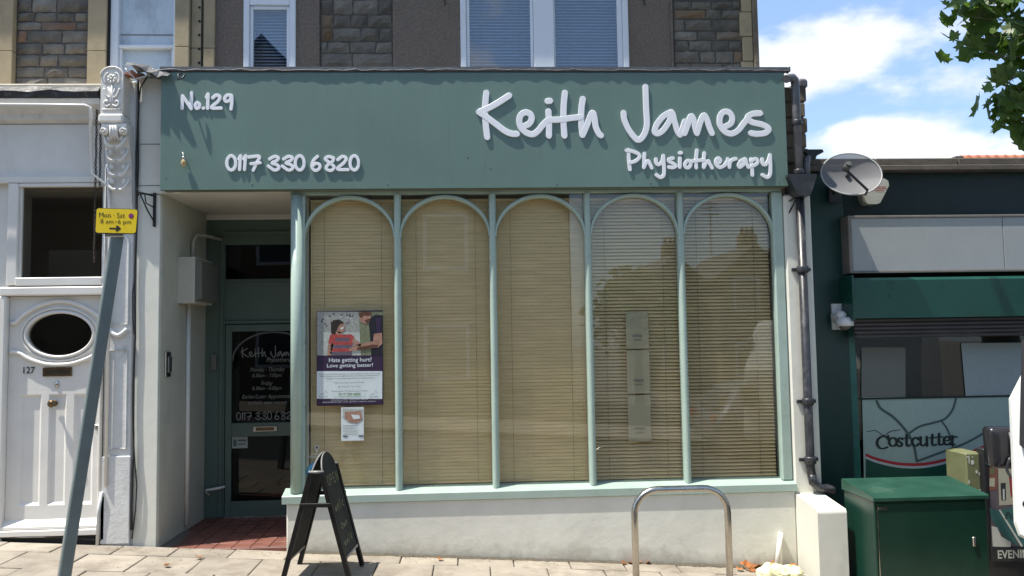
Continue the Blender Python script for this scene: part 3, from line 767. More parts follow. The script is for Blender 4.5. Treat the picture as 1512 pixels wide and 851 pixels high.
pp([(385, 45), (440, 32), (475, 45), (485, 90), (460, 120), (430, 130), (395, 110)], 'skin', 4)
pp([(382, 42), (420, 30), (488, 34), (485, 60), (420, 62), (392, 75)], 'brown', 5)
pp([(505, 210), (570, 200), (575, 290), (540, 320), (370, 345), (300, 350), (305, 325), (355, 300), (500, 270)], 'skin', 6)
pp([(45, 385), (576, 385), (574, 512), (44, 512)], 'purple', 3)
pp([(44, 512), (574, 512), (573, 737), (42, 735)], 'white', 3)
pp([(42, 735), (573, 737), (573, 780), (41, 778)], 'purple', 3)
def pt(b, xa, xb, ya, yb, k, bold=0.): text(pq, b, Z5(xa, ya)[0], Z5(xb, ya)[0], Z5(xa, yb)[1], Z5(xa, ya)[1], PY-.0055, PI_[k], bold)
pt('Hate getting hurt?', 142, 488, 405, 450, 'white', .008); pt('Love getting better!', 126, 498, 452, 492, 'white', .008)
pt('At Keith James Physiotherapy we understand that pain, stiffness and', 62, 560, 532, 546, 'ink'); pt('loss of function is no laughing matter but with our skilful team of', 70, 550, 548, 562, 'ink'); pt('therapists we can help make recovery a little more fun', 110, 510, 568, 582, 'ink')
pt('Gilles Wood BSc (Hons) MCSP HPC', 188, 430, 602, 616, 'ink'); pt('@ Westbury Park Clinic', 218, 400, 634, 648, 'ink')
pt('Keith James Physiotherapy Clinics', 165, 455, 670, 685, 'ink'); pt('0117 330 6820', 220, 398, 690, 710, 'lime', .02); pt('www.keithjamesphysiotherapy.co.uk', 180, 440, 716, 727, 'lime')
pt('129 Coldharbour Road - Westbury Park - BS6 7SN', 160, 455, 742, 753, 'white'); pt('physiotherapy and sports injury clinics', 90, 520, 759, 770, 'white')
for (ox, fl) in ((62, 1), (470, 1)):
    L = [(ox, 722), (ox+15, 700), (ox+38, 695), (ox+50, 668), (ox+68, 690), (ox+70, 720), (ox+40, 716), (ox+20, 725), (ox, 722)]
    for i in range(len(L)-1):
        a_, b_ = L[i], L[i+1]; pp([(a_[0], a_[1]-1.5), (b_[0], b_[1]-1.5), (b_[0], b_[1]+1.5), (a_[0], a_[1]+1.5)], 'ink', 5)
pq.build('poster', PMAT, loc=(x0_, PY, z0_), label='large poster on the glass with a photo of two people above a purple band', cat='poster')
pq = M()
def Z6(zx, zy): p = at(430+zx/2.835, 420+zy/2.837, PY); return (p.x, p.z)
a_, b_ = Z6(209, 516), Z6(304, 654)
pq.box(a_[0], b_[0], PY, PY+.003, b_[1], a_[1], 0, PI_['white'])
pq.poly([Z6(*p) for p in ((215, 520), (300, 522), (300, 570), (280, 585), (240, 580), (215, 560))], PY-.001, PI_['pale'])
pq.poly([Z6(*p) for p in ((225, 535), (290, 530), (298, 565), (275, 582), (245, 578), (225, 560))], PY-.002, PI_['skin'])
pq.poly([Z6(*p) for p in ((250, 545), (285, 548), (290, 562), (262, 566))], PY-.003, PI_['white'])
for k in range(7):
    z = Z6(215, 592+k*6)[1]; pq.rect(Z6(215, 0)[0], Z6(215+rnd.uniform(45, 70), 0)[0], z-.004, z, PY-.002, PI_['ink'] if k < 1 else PI_['pale'])
pq.rect(Z6(215, 0)[0], Z6(235, 0)[0], Z6(0, 645)[1], Z6(0, 638)[1], PY-.002, PI_['ink']); pq.rect(Z6(280, 0)[0], Z6(300, 0)[0], Z6(0, 645)[1], Z6(0, 638)[1], PY-.002, PI_['ink'])
pq.build('leaflet', PMAT, loc=(a_[0], PY, b_[1]), label='small white leaflet stuck to the glass just under the large poster', cat='leaflet')
pq = M()
c_ = at(467, 697, PY); pq.disc(c_.x, c_.z, .083, .083, PY-.001, PI_['blue']); pq.disc(c_.x, c_.z, .066, .066, PY-.0018, PI_['white']); pq.disc(c_.x, c_.z, .062, .062, PY-.0026, PI_['blue'])
pq.build('window_sticker', PMAT, loc=(c_.x, PY, c_.z), label='round blue sticker low on the window glass behind the A-board', cat='sticker')
pq = M()
c_ = at(468, 661, PY); pq.disc(c_.x, c_.z, .016, .018, PY, PI_['white'], 12); pq.disc(c_.x, c_.z, .011, .012, PY-.001, PI_['brown'], 12); pq.rect(c_.x-.004, c_.x+.004, c_.z-.035, c_.z-.015, PY, PI_['white'])
text(pq, 'member of', c_.x-.05, c_.x+.05, c_.z-.062, c_.z-.045, PY, PI_['white']); text(pq, 'Physio First', c_.x-.07, c_.x+.07, c_.z-.09, c_.z-.07, PY, PI_['white'])
pq.rect(c_.x-.045, c_.x+.055, c_.z-.13, c_.z-.127, PY, PI_['white'])
pq.build('membership_decal', PMAT, loc=(c_.x, PY, c_.z), label='small white emblem and lettering on the glass above the blue sticker', cat='sticker')

# ---- roof of the shop front, gutter
M().box(-2.70, 2.60, -.09, UY, 3.950, 3.975).build('flat_roof', m_lead, B)
rf = M()
xs = [-2.80+i*.052 for i in range(109)]
top = [(x, 4.004+rnd.uniform(-.005, .009)) for x in xs]
vs = []
for x, z in top: vs += [(x, -.1445+rnd.uniform(-.0035, .0035), z-.016), (x, -.136, z-.006), (x, -.08, z-.004), (x, UY, z+.006)]
rf.add(vs, [(i*4+j, (i+1)*4+j, (i+1)*4+j+1, i*4+j+1) for i in range(len(top)-1) for j in range(3)])
rf.build('roof_felt', m_lead, B)
g = M(); g.prism([(-.10, sz1+.004), (-.132, sz1+.006), (-.140, sz1+.02), (-.138, sz1+.046), (-.10, sz1+.044)], sx0-.01, sx1+.03, 'x'); g.box(sx1+.032, sx1+.05, -.155, -.09, sz1+.0, sz1+.045, .004)
g.build('gutter', m_gutter, B)
# crumpled lead flashing at the left end
cf = M(); vs = []
for i in range(9):
    for j in range(5):
        vs.append((-2.90+i*.045, -.20+j*.07+rnd.uniform(-.012, .012), 4.015+.05*math.sin(i*.5+1.0)*(1-j*.12)+rnd.uniform(-.012, .012)-(.06 if j == 0 else 0)))
cf.add(vs, [(i*5+j, (i+1)*5+j, (i+1)*5+j+1, i*5+j+1) for i in range(8) for j in range(4)]); cf.build('crumpled_flashing', m_lead, B)
M().prism([(-2.93, 3.955), (-2.86, 3.99), (-2.83, 3.96), (-2.86, 3.935)], -.14, -.04, 'y').build('broken_tile', flat_mat('terracotta', (.38, .15, .08, 1)), B)

# ---- upper storey walls of 129
e129l, e129r = ux(318), ux(1119)
def quad_wall(m, x0, x1, z0, z1, y0, y1): m.box(x0, x1, y0, y1, z0, z1)
WXA0, WXA1, WXB0, WXB1 = ux(360), ux(437), ux(680), ux(928)
UZ0, WZT = 3.9, 5.75
uw = M()
xsolid = [(e129l, WXA0), (WXA1, ux(470)+.0), (ux(580), WXB0), (WXB1, ux(990))]
for a, b in xsolid: uw.box(a, b, UY, UY+.3, UZ0, TOPZ)
for a, b in ((WXA0, WXA1), (WXB0, WXB1)):
    uw.box(a, b, UY+.002, UY+.3, WZT, TOPZ)
uw.build('pebbledash_wall', m_pebble, B)
sb_ = M()
for a, b in ((ux(470), ux(580)), (ux(990), e129r)): M().box(a, b, UY+.012, UY+.3, UZ0, TOPZ).build('mortar_backing', m_mortar, B)
rubble(B, ux(471)+.012, ux(579), 4.05, 4.85, UY+.006, m_stone_m, .08, .15, .14, .32, .019)
M().box(ux(470)-.01, ux(470)+.012, UY-.006, UY+.02, UZ0, TOPZ, .003).build('wall_bead', m_pebble, B)
M().box(ux(992)-.012, ux(992)+.012, UY-.012, UY+.02, UZ0, TOPZ, .003).build('wall_bead', m_pebble, B)
rubble(B, ux(995)+.005, ux(1096), 4.05, 4.85, UY+.006, m_stone_m, .08, .13, .15, .34, .019)
zq = 4.02
while zq < 4.9:
    M().box(ux(1093)+(.0 if int(zq*10) % 4 < 2 else .02), e129r-.052, UY-.010, UY+.1, zq+.003, zq+.237, .006).build('quoin', m_ochre, B); zq += .24
M().box(e129r-.05, e129r+.0, UY-.03, UY+.28, UZ0, TOPZ, .01).build('corner_strip', m_stone_pier, B)
M().box(e129l, e129r, UY+.3, 8, 3.0, TOPZ).build('main_volume', m_pebble, B)
# eaves and roof over both houses
EV = thing('terrace_roof', (0, UY, TOPZ), 'slate roof over the two terrace houses', 'roof')
r_ = M(); r_.box(-9, e129r+.15, UY-.28, UY+.3, TOPZ, TOPZ+.16, .01); r_.build('eaves_board', m_white_paint, EV)
r_ = M(); r_.prism([(UY-.32, TOPZ+.162), (UY-.32, TOPZ+.22), (4.2, TOPZ+3.0), (8.6, TOPZ+.22), (8.6, TOPZ+.162)], -9, e129r+.2, 'x'); r_.build('roof_slope', flat_mat('slate', (.08, .085, .095, 1), .7), EV)

def upvc_window(px0, px1, lights, zb=3.95, zt=5.75, transom=None, name='upper_window'):
    x0, x1 = ux(px0), ux(px1); fw = .055
    m = M(); y0 = UY-.02
    m.box(x0, x0+fw, y0, UY+.06, zb, zt, .006); m.box(x1-fw, x1, y0, UY+.06, zb, zt, .006)
    m.box(x0+fw, x1-fw, y0+.002, UY+.06, zt-.06, zt, .006)
    for a, b in lights[:-1]: pass
    w = m.build(name, m_upvc, B)
    return w, x0, x1
w1, a, b = upvc_window(360, 437, [0])
zt_ = atz(400, 9, UY)
fr = M(); fr.box(a+.055, b-.055, UY-.018, UY+.05, zt_, zt_+.075, .006); fr.box(a+.057, a+.085, UY-.002, UY+.05, 3.95, zt_-.002, .004); fr.box(b-.085, b-.057, UY-.002, UY+.05, 3.95, zt_-.002, .004); fr.box(a+.086, b-.086, UY-.001, UY+.05, zt_-.035, zt_-.001, .004)
fr.build('sash', m_upvc, w1)
M().box(a+.085, b-.085, UY+.015, UY+.02, 3.95, zt_-.03).build('glass_pane', m_glass_up, w1)
M().box(a+.055, b-.055, UY+.015, UY+.02, zt_+.075, 5.7).build('glass_pane', m_glass_up, w1)
w2, c, d_ = upvc_window(680, 928, [0])
mc0, mc1 = ux(788), ux(818)
fr = M(); fr.box(mc0, mc1, UY-.022, UY+.06, 3.95, 5.68, .006); fr.box(mc0-.03, mc0-.002, UY-.004, UY+.05, 3.95, 5.68, .004); fr.box(mc1+.002, mc1+.012, UY-.004, UY+.05, 3.95, 5.68, .004); fr.box(c+.057, c+.085, UY-.002, UY+.05, 3.95, 5.68, .004); fr.box(d_-.105, d_-.057, UY-.006, UY+.05, 3.95, 5.68, .004)
fr.build('sash', m_upvc, w2)
M().box(c+.085, mc0-.03, UY+.015, UY+.02, 3.95, 5.68).build('glass_pane', m_glass_up, w2)
M().box(mc1+.012, d_-.105, UY+.015, UY+.02, 3.95, 5.68).build('glass_pane', m_glass_up, w2)
for xa, xb, lab in ((a+.05, b-.05, 'white venetian blind in the small upstairs window'), (c+.05, mc0, 'white venetian blind in the left light of the wide upstairs window'), (mc1, d_-.05, 'white venetian blind in the right light of the wide upstairs window')):
    t = thing('venetian_blind', ((xa+xb)/2, UY+.09, 3.95), lab, 'blind', 'white blinds upstairs')
    s_ = M(); z = 3.96; 
    while z < 5.7:
        s_.add([(xa, UY+.078, z-.011), (xb, UY+.078, z-.011), (xb, UY+.102, z+.011), (xa, UY+.102, z+.011)], [(0, 1, 2, 3)]); z += .030
    s_.build('slat', m_blind_w, t, kind='stuff')
    for fx in (.22, .8): M().box(xa+(xb-xa)*fx, xa+(xb-xa)*fx+.003, UY+.072, UY+.074, 3.95, 5.7).build('ladder_cord', m_grille, t)
M().box(e129l+.2, e129r-.1, UY+.29, UY+.299, 3.9, 5.9).build('dark_upper_room', flat_mat('upper_room', (.10, .11, .12, 1)), B)
# small hooks under the windows above
for hp in ((657, 6), (950, 6)):
    p = at(hp[0], hp[1], UY); m = M(); m.tube([(p.x, UY, p.z+.03), (p.x, UY-.03, p.z+.03), (p.x, UY-.035, p.z), (p.x+.006, UY-.02, p.z-.02)], .006, 6)
    m.build('wall_hook', m_black, loc=(p.x, UY, p.z), label='small black iron hook on the pebbledash %s the wide upstairs window' % ('left of' if hp[0] < 800 else 'right of'), cat='hook')

# ================================================================== No. 127
H = thing('terraced_house', (-3.5, 0, gz(-3.5)), 'white painted house front numbered 127 with stone piers above, left of the shop', 'building')
def hx(px, py=500, Y=0.): return atx(px, py, Y)
hw = M()
LX = -6.0
hw.box(LX, -3.95, .06, .4, gz(-5)-.1, 3.60); hw.box(-3.95, -3.10, .12, .4, 3.0, 3.60)
hw.build('ground_wall', m_white_paint, H)
fa = M(); fa.box(LX, -3.125, .03, .10, 3.115, 3.57, .004); fa.build('fascia_panel', m_white_paint, H)
co = M()
co.prism([(.03, 3.575), (-.02, 3.60), (-.03, 3.64), (-.08, 3.68), (-.12, 3.70), (-.14, 3.745), (.10, 3.745), (.10, 3.575)], LX, -3.13, 'x')
cor = co.build('cornice', m_old_paint, H)
for i in range(24):
    x = -3.20-i*.076; M().box(x, x+.030, -.012, .03, 3.60, 3.632, .002).build('dentil', m_old_paint, cor)
ld_ = M(); vs = []
n = 30
for i in range(n+1):
    x = LX+(-3.13-LX)*i/n
    vs += [(x, -.15+rnd.uniform(-.008, .008), 3.748), (x, -.165+rnd.uniform(-.006, .006), 3.80+rnd.uniform(-.012, .012)), (x, -.12, 3.85+rnd.uniform(-.012, .012)), (x, -.05, 3.862)]
ld_.add(vs, [(i*4+j, (i+1)*4+j, (i+1)*4+j+1, i*4+j+1) for i in range(n) for j in range(3)])
ld_.build('lead_edge', rough_mat('black_lead', (.03, .03, .033, 1), var=.5, scale=18, rough=.5, bump=.9, bdist=.01, bscale=25, dirt=.6, dirtc=(.4, .39, .36, 1), dirtscale=16, dirtlo=.58), H)
M().box(LX, -3.11, -.10, UY, 3.84, 3.885, .01).build('stone_ledge', rough_mat('pale_ledge', (.55, .50, .40, 1), var=.15, rough=.9, bump=.5, dirt=.4), H)
fa2 = M(); fa2.box(LX, -3.12, -.005, .12, 3.055, 3.11, .006); fa2.build('fascia_bead', m_white_paint, H)
# transom window
tx0, tx1, tz0, tz1 = -3.845, -3.135, 2.243, 3.02
tw = M(); tw.box(-3.93, tx0, -.01, .08, tz0-.06, 3.05, .006); tw.box(tx1, -3.105, -.01, .08, tz0-.06, 3.05, .006); tw.box(tx0, tx1, -.005, .08, tz1, 3.05, .006); tw.box(tx0, tx1, -.03, .08, tz0-.07, tz0, .006)
tw.box(tx0, tx0+.02, .015, .06, tz0, tz1, .003); tw.box(tx1-.02, tx1, .015, .06, tz0, tz1, .003)
two = tw.build('transom_window', m_white_paint, H)
m_house_glass = glass('house_glass', (.72, .71, .68, 1), .9)
M().box(tx0+.0, tx1-.0, .035, .04, tz0, tz1).build('glass_pane', m_house_glass, two)
hl = M().box(-6, -2.87, 1.4, 1.42, .0, 3.3); hl.box(-6, -5.9, .1, 1.4, 0, 3.3); hl.box(-2.88, -2.86, .3, 1.4, 0, 3.3); hl.box(-6, -2.86, .12, 1.42, 3.05, 3.1); hl.build('dark_hall', flat_mat('hall', (.62, .58, .50, 1)), H)
M().box(-4.0, -3.05, .30, 1.0, .0, .1).build('hall_floor', m_dark, H)
m_ = M(); m_.box(tx0+.05, tx0+.5, .40, .44, tz0-.1, tz0+.28); m_.build('hall_shelf', flat_mat('hall_board', (.20, .18, .15, 1)), H)
M().box(-3.97, -3.11, -.035, .09, 2.09, 2.165, .01).build('door_head', m_white_paint, H)
# door surround
M().box(-4.03, -3.915, -.03, .10, .03, 2.088, .012).build('door_jamb', m_white_paint, H)
M().box(-3.145, -3.115, -.02, .10, .03, 2.088, .006).build('door_jamb', m_white_paint, H)
# door with oval light
def oval_door():
    x0, x1, z0, z1, y0, y1 = -3.912, -3.147, .20, 2.086, .03, .075
    m = M(); cx, cz, rx, rz = -3.495, 1.762, .268, .178
    n = 40
    def out(i):        # point of the outer rectangle seen from the oval's centre
        a = 2*PI*i/n; c, s = math.cos(a), math.sin(a); k = min(((x1-cx) if c > 0 else (cx-x0))/max(abs(c), 1e-6), ((z1-cz) if s > 0 else (cz-1.30))/max(abs(s), 1e-6))
        return (cx+c*k, cz+s*k)
    inn = [(cx+rx*math.cos(2*PI*i/n), cz+rz*math.sin(2*PI*i/n)) for i in range(n)]; ou = [out(i) for i in range(n)]
    m.add([(p[0], y0, p[1]) for p in inn]+[(p[0], y0, p[1]) for p in ou], [(i, (i+1) % n, (i+1) % n+n, i+n) for i in range(n)])
    m.add([(p[0], y0, p[1]) for p in inn]+[(p[0], y1, p[1]) for p in inn], [(i, (i+1) % n, (i+1) % n+n, i+n) for i in range(n)])
    # fill the corners the fan leaves out
    for (X_, Z_) in ((x0, z1), (x1, z1), (x0, 1.30), (x1, 1.30)):
        best = sorted(ou, key=lambda p: (p[0]-X_)**2+(p[1]-Z_)**2)
        a = [p for p in best if abs(p[0]-X_) < 1e-4][:1]; b = [p for p in best if abs(p[1]-Z_) < 1e-4][:1]
        if a and b: m.poly([a[0], (X_, Z_), b[0]], y0)
    # stiles, rails and three sunk panels below
    px = [x0, x0+.17, x0+.34-.05, 0, 0]
    panels = [(x0+.10, -3.635), (-3.575, -3.43), (-3.37, x1-.06)]
    zp0, zp1 = .34, 1.26
    xs_ = [x0]+[v for p in panels for v in p]+[x1]
    for i in range(0, len(xs_), 2): m.box(xs_[i], xs_[i+1], y0, y1, zp0, zp1, 0)
    m.box(x0, x1, y0, y1, zp1, 1.2995); m.box(x0, x1, y0, y1, z0, zp0)
    for a, b in panels:
        zt = zp1
        m.add([(a, y0, zp0), (b, y0, zp0), (b, y0, zt), (a, y0, zt), (a+.022, y0+.018, zp0+.022), (b-.022, y0+.018, zp0+.022), (b-.022, y0+.018, zt-.022), (a+.022, y0+.018, zt-.022)],
              [(0, 1, 5, 4), (1, 2, 6, 5), (2, 3, 7, 6), (3, 0, 4, 7), (4, 5, 6, 7)])
    return m, cx, cz, rx, rz
m, cx, cz, rx, rz = oval_door()
hd = m.build('front_door', m_white_paint, H)
M().tube([(cx+(rx+.012)*math.cos(2*PI*i/40), .022, cz+(rz+.012)*math.sin(2*PI*i/40)) for i in range(40)], .013, 8, closed=True).build('oval_bead', m_white_paint, hd)
M().tube([(cx+(rx+.045)*math.cos(2*PI*i/40), .026, cz+(rz+.045)*math.sin(2*PI*i/40)) for i in range(40)], .010, 6, closed=True).build('oval_bead', m_white_paint, hd)
br = [(cx-.36+.72*t/20, .018, cz+.105+.175*math.sin(PI*t/20)**.8 if 0 < t < 20 else cz+.10) for t in range(21)]
M().tube([(cx-.40, .018, cz+.10)]+br+[(cx+.40-.07, .018, cz+.10)], .017, 8).build('brow_moulding', m_white_paint, hd)
sw = [(cx-.40, .018, cz-.145), (cx-.33, .018, cz-.15), (cx-.25, .018, cz-.20), (cx-.12, .018, cz-.245), (cx, .018, cz-.255), (cx+.12, .018, cz-.245), (cx+.25, .018, cz-.20), (cx+.33, .018, cz-.15)]
M().tube([tuple(p) for p in crom(sw, 4)], .017, 8).build('lower_moulding', m_white_paint, hd)
M().lathe([(0.0, .0), (1, .0)], (cx, .05, cz), 'y', 40, sx=rx+.01, sy=rz+.01).build('oval_glass', m_house_glass, hd)
nm = M(); text(nm, '127', hx(32, 548), hx(49, 548), atz(40, 552), atz(40, 542), .024, bold=.01); nm.build('door_number', m_ink, hd)
lbx = M().box(hx(62), hx(105), .016, .032, atz(83, 556), atz(83, 543), .004).build('letterbox', m_brass, hd)
M().box(hx(65), hx(102), .011, .017, atz(83, 554), atz(83, 545.5), .003).build('flap', flat_mat('dull_brown_metal', (.10, .08, .06, 1), .4, 1), lbx)
M().lathe([(.0, -.012), (.016, -.010), (.018, 0)], (hx(83), .03, atz(83, 568)), 'y', 16, sy=1.6).build('lock', m_chrome, hd)
M().lathe([(.0, -.075), (.022, -.072), (.032, -.058), (.030, -.042), (.014, -.03), (.014, -.005), (.026, 0)], (hx(80), .03, atz(80, 596)), 'y', 20).build('knob', m_brass, hd)
M().box(-3.188, -3.16, .018, .032, .955, 1.0, .003).build('lock_plate', m_chrome, hd)
M().prism([(-.02, .155), (-.02, .175), (.04, .235), (.08, .235), (.08, .155)], -3.925, -3.135, 'x').build('door_sill', m_white_paint, H)
M().box(-4.1, -3.13, -.04, .12, .10, .150, .006).build('step_nosing', m_white_paint, H)
M().box(-4.6, -3.13, .0, .12, -.0, .098).build('step_riser', flat_mat('dark_step', (.035, .033, .03, 1), .9), H)
cbm = M(); cbm.tube([(x, -.03+.01*math.sin(x*9), gz(x)+.035+.012*math.sin(x*5)) for x in [-4.6+.1*i for i in range(16)]], .007, 6)
cbm.build('ground_cable', m_black, loc=(-4.6, -.03, .1), label='thin black cable lying along the foot of the white door step', cat='cable')

# upper floor of 127
uh = M()
uh.box(-7, ux(0), UY, UY+.3, 3.6, TOPZ)
uh.build('upper_wall', m_ochre, H)
def ashlar(x0, x1, y0, first, step=.62):
    z = first-step*2
    while z < TOPZ:
        M().box(x0, x1, y0, UY+.2, z+.002, min(z+step, TOPZ)-.002, .004).build('ashlar_block', m_ochre, H); z += step
ashlar(ux(-6), ux(23), UY-.05, atz(20, 78, UY))
ashlar(ux(133), ux(163)-.015, UY-.05, atz(148, 78, UY))
M().box(ux(163)-.014, ux(163)-.001, UY-.03, UY+.1, 3.7, TOPZ).build('dark_edge', m_dark, H)
M().box(ux(20), ux(136), UY+.012, UY+.3, 3.8, TOPZ).build('mortar_backing', m_mortar, H)
rubble(H, ux(23)+.006, ux(133)-.003, 3.89, 4.86, UY+.006, m_stone_l, .075, .14, .13, .34, .020)
ashlar(ux(262), ux(283), UY-.07, atz(272, 73, UY))
ashlar(ux(284), ux(318), UY-.03, atz(272, 73, UY))
wx0, wx1 = ux(163), ux(261)
w3 = M(); w3.box(wx0, wx0+.075, UY-.01, UY+.08, 3.75, TOPZ-.4, .006); w3.box(wx1-.03, wx1, UY-.01, UY+.08, 3.75, TOPZ-.4, .006)
zmr = atz(215, 68, UY)
w3.box(wx0+.075, wx1-.03, UY+.0, UY+.07, zmr-.02, zmr+.012, .006); w3.box(wx0+.076, wx0+.10, UY+.01, UY+.07, 3.75, zmr-.021, .004); w3.box(wx1-.05, wx1-.031, UY+.01, UY+.07, 3.75, zmr-.021, .004)
w3o = w3.build('sash_window', m_upvc, H)
mg = NT('painted_sky_glass'); mg.l(mg.mix(mg.ramp(mg.noise(6, 6, .6, mg.coord((1, 1, .5))), .45, .62), (.50, .58, .64, 1), (.36, .42, .47, 1)), mg.b.inputs['Base Color']); mg.b.inputs['Roughness'].default_value = .08  # pale blotches paint the sky's reflection into the pane colour
M().box(wx0+.075, wx1-.03, UY+.04, UY+.046, zmr, TOPZ-.42).build('upper_pane', mg.m, w3o)
M().box(wx0+.10, wx1-.05, UY+.055, UY+.061, 3.75, zmr-.01).build('lower_pane', mg.m, w3o)
M().box(wx0+.075, wx1-.03, UY+.034, UY+.04, zmr+.115, zmr+.121).build('glazing_line', m_grille, w3o)
pipe = M(); x_ = ux(304); pipe.tube([(x_, UY-.10, 3.9), (x_, UY-.10, TOPZ)], .012, 8); pipe.build('thin_downpipe', m_black, loc=(x_, UY-.1, 3.9), label='thin black cable pipe running up the ochre stone pier upstairs', cat='pipe')
hm = M()
for k in range(6):
    z = 4.10+k*.13; hm.lathe([(.012, 0), (.012, .004)], (ux(296), UY-.036, z), 'y', 8)
hm.build('fixing_holes', m_dark, H)

# carved pilaster between the shops
PL = thing('carved_pilaster', (-2.98, -.02, gz(-2.98)), 'old white painted pilaster with carved scroll bracket between the two shops', 'pilaster')
pl0, pl1 = -3.105, -2.875
M().box(pl0, pl1, -.02, .3, gz(-3)-.05, 3.93, .008).build('shaft', m_old_paint, PL)
M().box(pl1+.0, -2.856, -.005, .3, gz(-3)-.05, 3.92, .006).build('return_strip', m_old_paint, PL)
# sunk panels edged with beads
def ring(x0, x1, z0, z1, r, y, name='panel_bead', arch=True):
    pts = []
    if arch:
        c = (x0+x1)/2; h = (x1-x0)/2
        for t in range(9): pts.append((c+h*math.cos(PI*t/8), y, z1-h+h*math.sin(PI*t/8)))
        pts += [(x0, y, z0), (x1, y, z0)]
    else: pts = [(x0, y, z0), (x1, y, z0), (x1, y, z1), (x0, y, z1)]
    M().tube(pts, r, 6, closed=True, smooth=False).build(name, m_old_paint, PL)
ring(-3.07, -2.915, .80, 1.62, .010, -.022, arch=False)
ring(-3.07, -2.915, 1.84, 2.60, .012, -.022)
M().tube([(-3.06+.145*t/10, -.03-.012*math.sin(PI*t/10), 1.80-.055*math.sin(PI*t/10)) for t in range(11)], .019, 8).build('swag', m_old_paint, PL)
M().tube([(-3.06, -.03, 1.80), (-3.075, -.03, 1.95), (-3.055, -.03, 2.10), (-3.07, -.03, 2.25)], [.014, .02, .014, .008], 8).build('drop_moulding', m_old_paint, PL)
M().box(pl0-.012, pl0+.035, -.035, -.0, .05, .42, .01).build('plinth_edge', m_old_paint, PL)
M().box(pl0-.006, pl1+.004, -.035, -.02, .02, .74, .006).build('plinth', m_old_paint, PL)
M().tube([(pl0-.02, -.04, .02), (pl0-.015, -.045, .28), (pl0+.01, -.045, .45)], .014, 8).build('old_conduit', m_old_paint, PL)
M().tube([(pl0-.010, -.03, .46), (pl0-.012, -.03, 3.4)], .010, 6).build('edge_bead', m_old_paint, PL)
# console bracket: S-profile
cz_ = 3.52
prof = [(-.02, 2.80), (-.035, 2.86), (-.05, 2.98), (-.055, 3.10), (-.07, 3.22), (-.10, 3.34), (-.15, 3.44), (-.175, 3.49), (-.17, cz_), (-.02, cz_)]
M().prism(prof, pl0+.012, pl1-.012, 'x').build('scroll_body', m_white_paint, PL)
ac = M()
for sgn in (-1, 1):
    c0 = (pl0+pl1)/2
    ac.lathe([(0, -.012), (.022, -.01), (.034, 0), (.034, .03), (.0, .031)], (c0+sgn*.078, -.175, 3.455), 'y', 16)
    ac.tube([(c0+sgn*(.078+.022*math.cos(t*.6)*(1-t*.07)), -.19, 3.455+.022*math.sin(t*.6)*(1-t*.07)) for t in range(11)], .006, 6)
    for k, zz in enumerate((3.38, 3.27, 3.15, 3.03)):
        yy = -.13+k*.023; yy = [-.14, -.105, -.082, -.072][k]
        pts = [(c0+sgn*.006, yy-.006, zz-.045), (c0+sgn*.035, yy-.016, zz-.055), (c0+sgn*.066, yy-.012, zz-.025), (c0+sgn*.085, yy, zz+.018), (c0+sgn*.088, yy+.004, zz+.045)]
        ac.tube([tuple(p) for p in crom(pts, 3)], [.008]+[.013]*6+[.011]*5+[.004], 8)
        ac.ball((c0+sgn*.05, yy-.002, zz+.02), (.022, .010, .030), 10)
for k in range(3): ac.tube([((pl0+pl1)/2+(k-1)*.020, -.185, 3.50), ((pl0+pl1)/2+(k-1)*.022, -.17, 3.42), ((pl0+pl1)/2+(k-1)*.028, -.13, 3.37)], [.012, .014, .006], 8)
ac.ball(((pl0+pl1)/2, -.165, 3.47), (.04, .02, .035), 12)
ac.build('acanthus_carving', m_white_paint, PL)
# top block with round head
bx0, bx1 = pl0-.010, pl1-.035
M().box(bx0, bx1, -.19, .05, 3.525, 3.60, .015).build('block_foot', m_white_paint, PL)
hd_ = [(bx0+.01, 3.602), (bx1-.01, 3.602)]+[((bx0+bx1)/2+(bx1-bx0-.02)/2*math.cos(PI*t/10), 3.93+.075*math.sin(PI*t/10)) for t in range(11)]
M().prism(hd_, -.165, .05, 'y').build('block', m_white_paint, PL)
rl = M(); c0 = (bx0+bx1)/2
def R3(pts, r): rl.tube([(c0+p[0], -.168, p[1]) for p in pts], r, 8)
R3([(p[0]-c0, p[1]) for p in hd_[1:]+[hd_[0], hd_[1]]][0:12], .008)
R3([(-.075, 3.64), (.075, 3.64)], .008)
for k in range(7):
    a = 2*PI*k/7; rl.ball((c0+.026*math.cos(a), -.172, 3.90+.028*math.sin(a)), (.014, .012, .016), 8)
rl.ball((c0, -.18, 3.90), .011, 8)
for sgn in (-1, 1):
    R3([(sgn*.006, 3.65), (sgn*.008, 3.72), (sgn*.012, 3.78), (sgn*.030, 3.83)], .008)
    R3([tuple(p) for p in crom([(sgn*.01, 3.68), (sgn*.04, 3.665), (sgn*.06, 3.69), (sgn*.045, 3.715), (sgn*.03, 3.70)], 3)], .009)
    R3([tuple(p) for p in crom([(sgn*.012, 3.74), (sgn*.04, 3.755), (sgn*.055, 3.79), (sgn*.065, 3.82)], 3)], .009)
    R3([tuple(p) for p in crom([(sgn*.05, 3.86), (sgn*.062, 3.90), (sgn*.05, 3.94), (sgn*.03, 3.955)], 3)], .008)
R3([(0, 3.66), (0, 3.85)], .009)
rl.build('carved_relief', m_white_paint, PL)

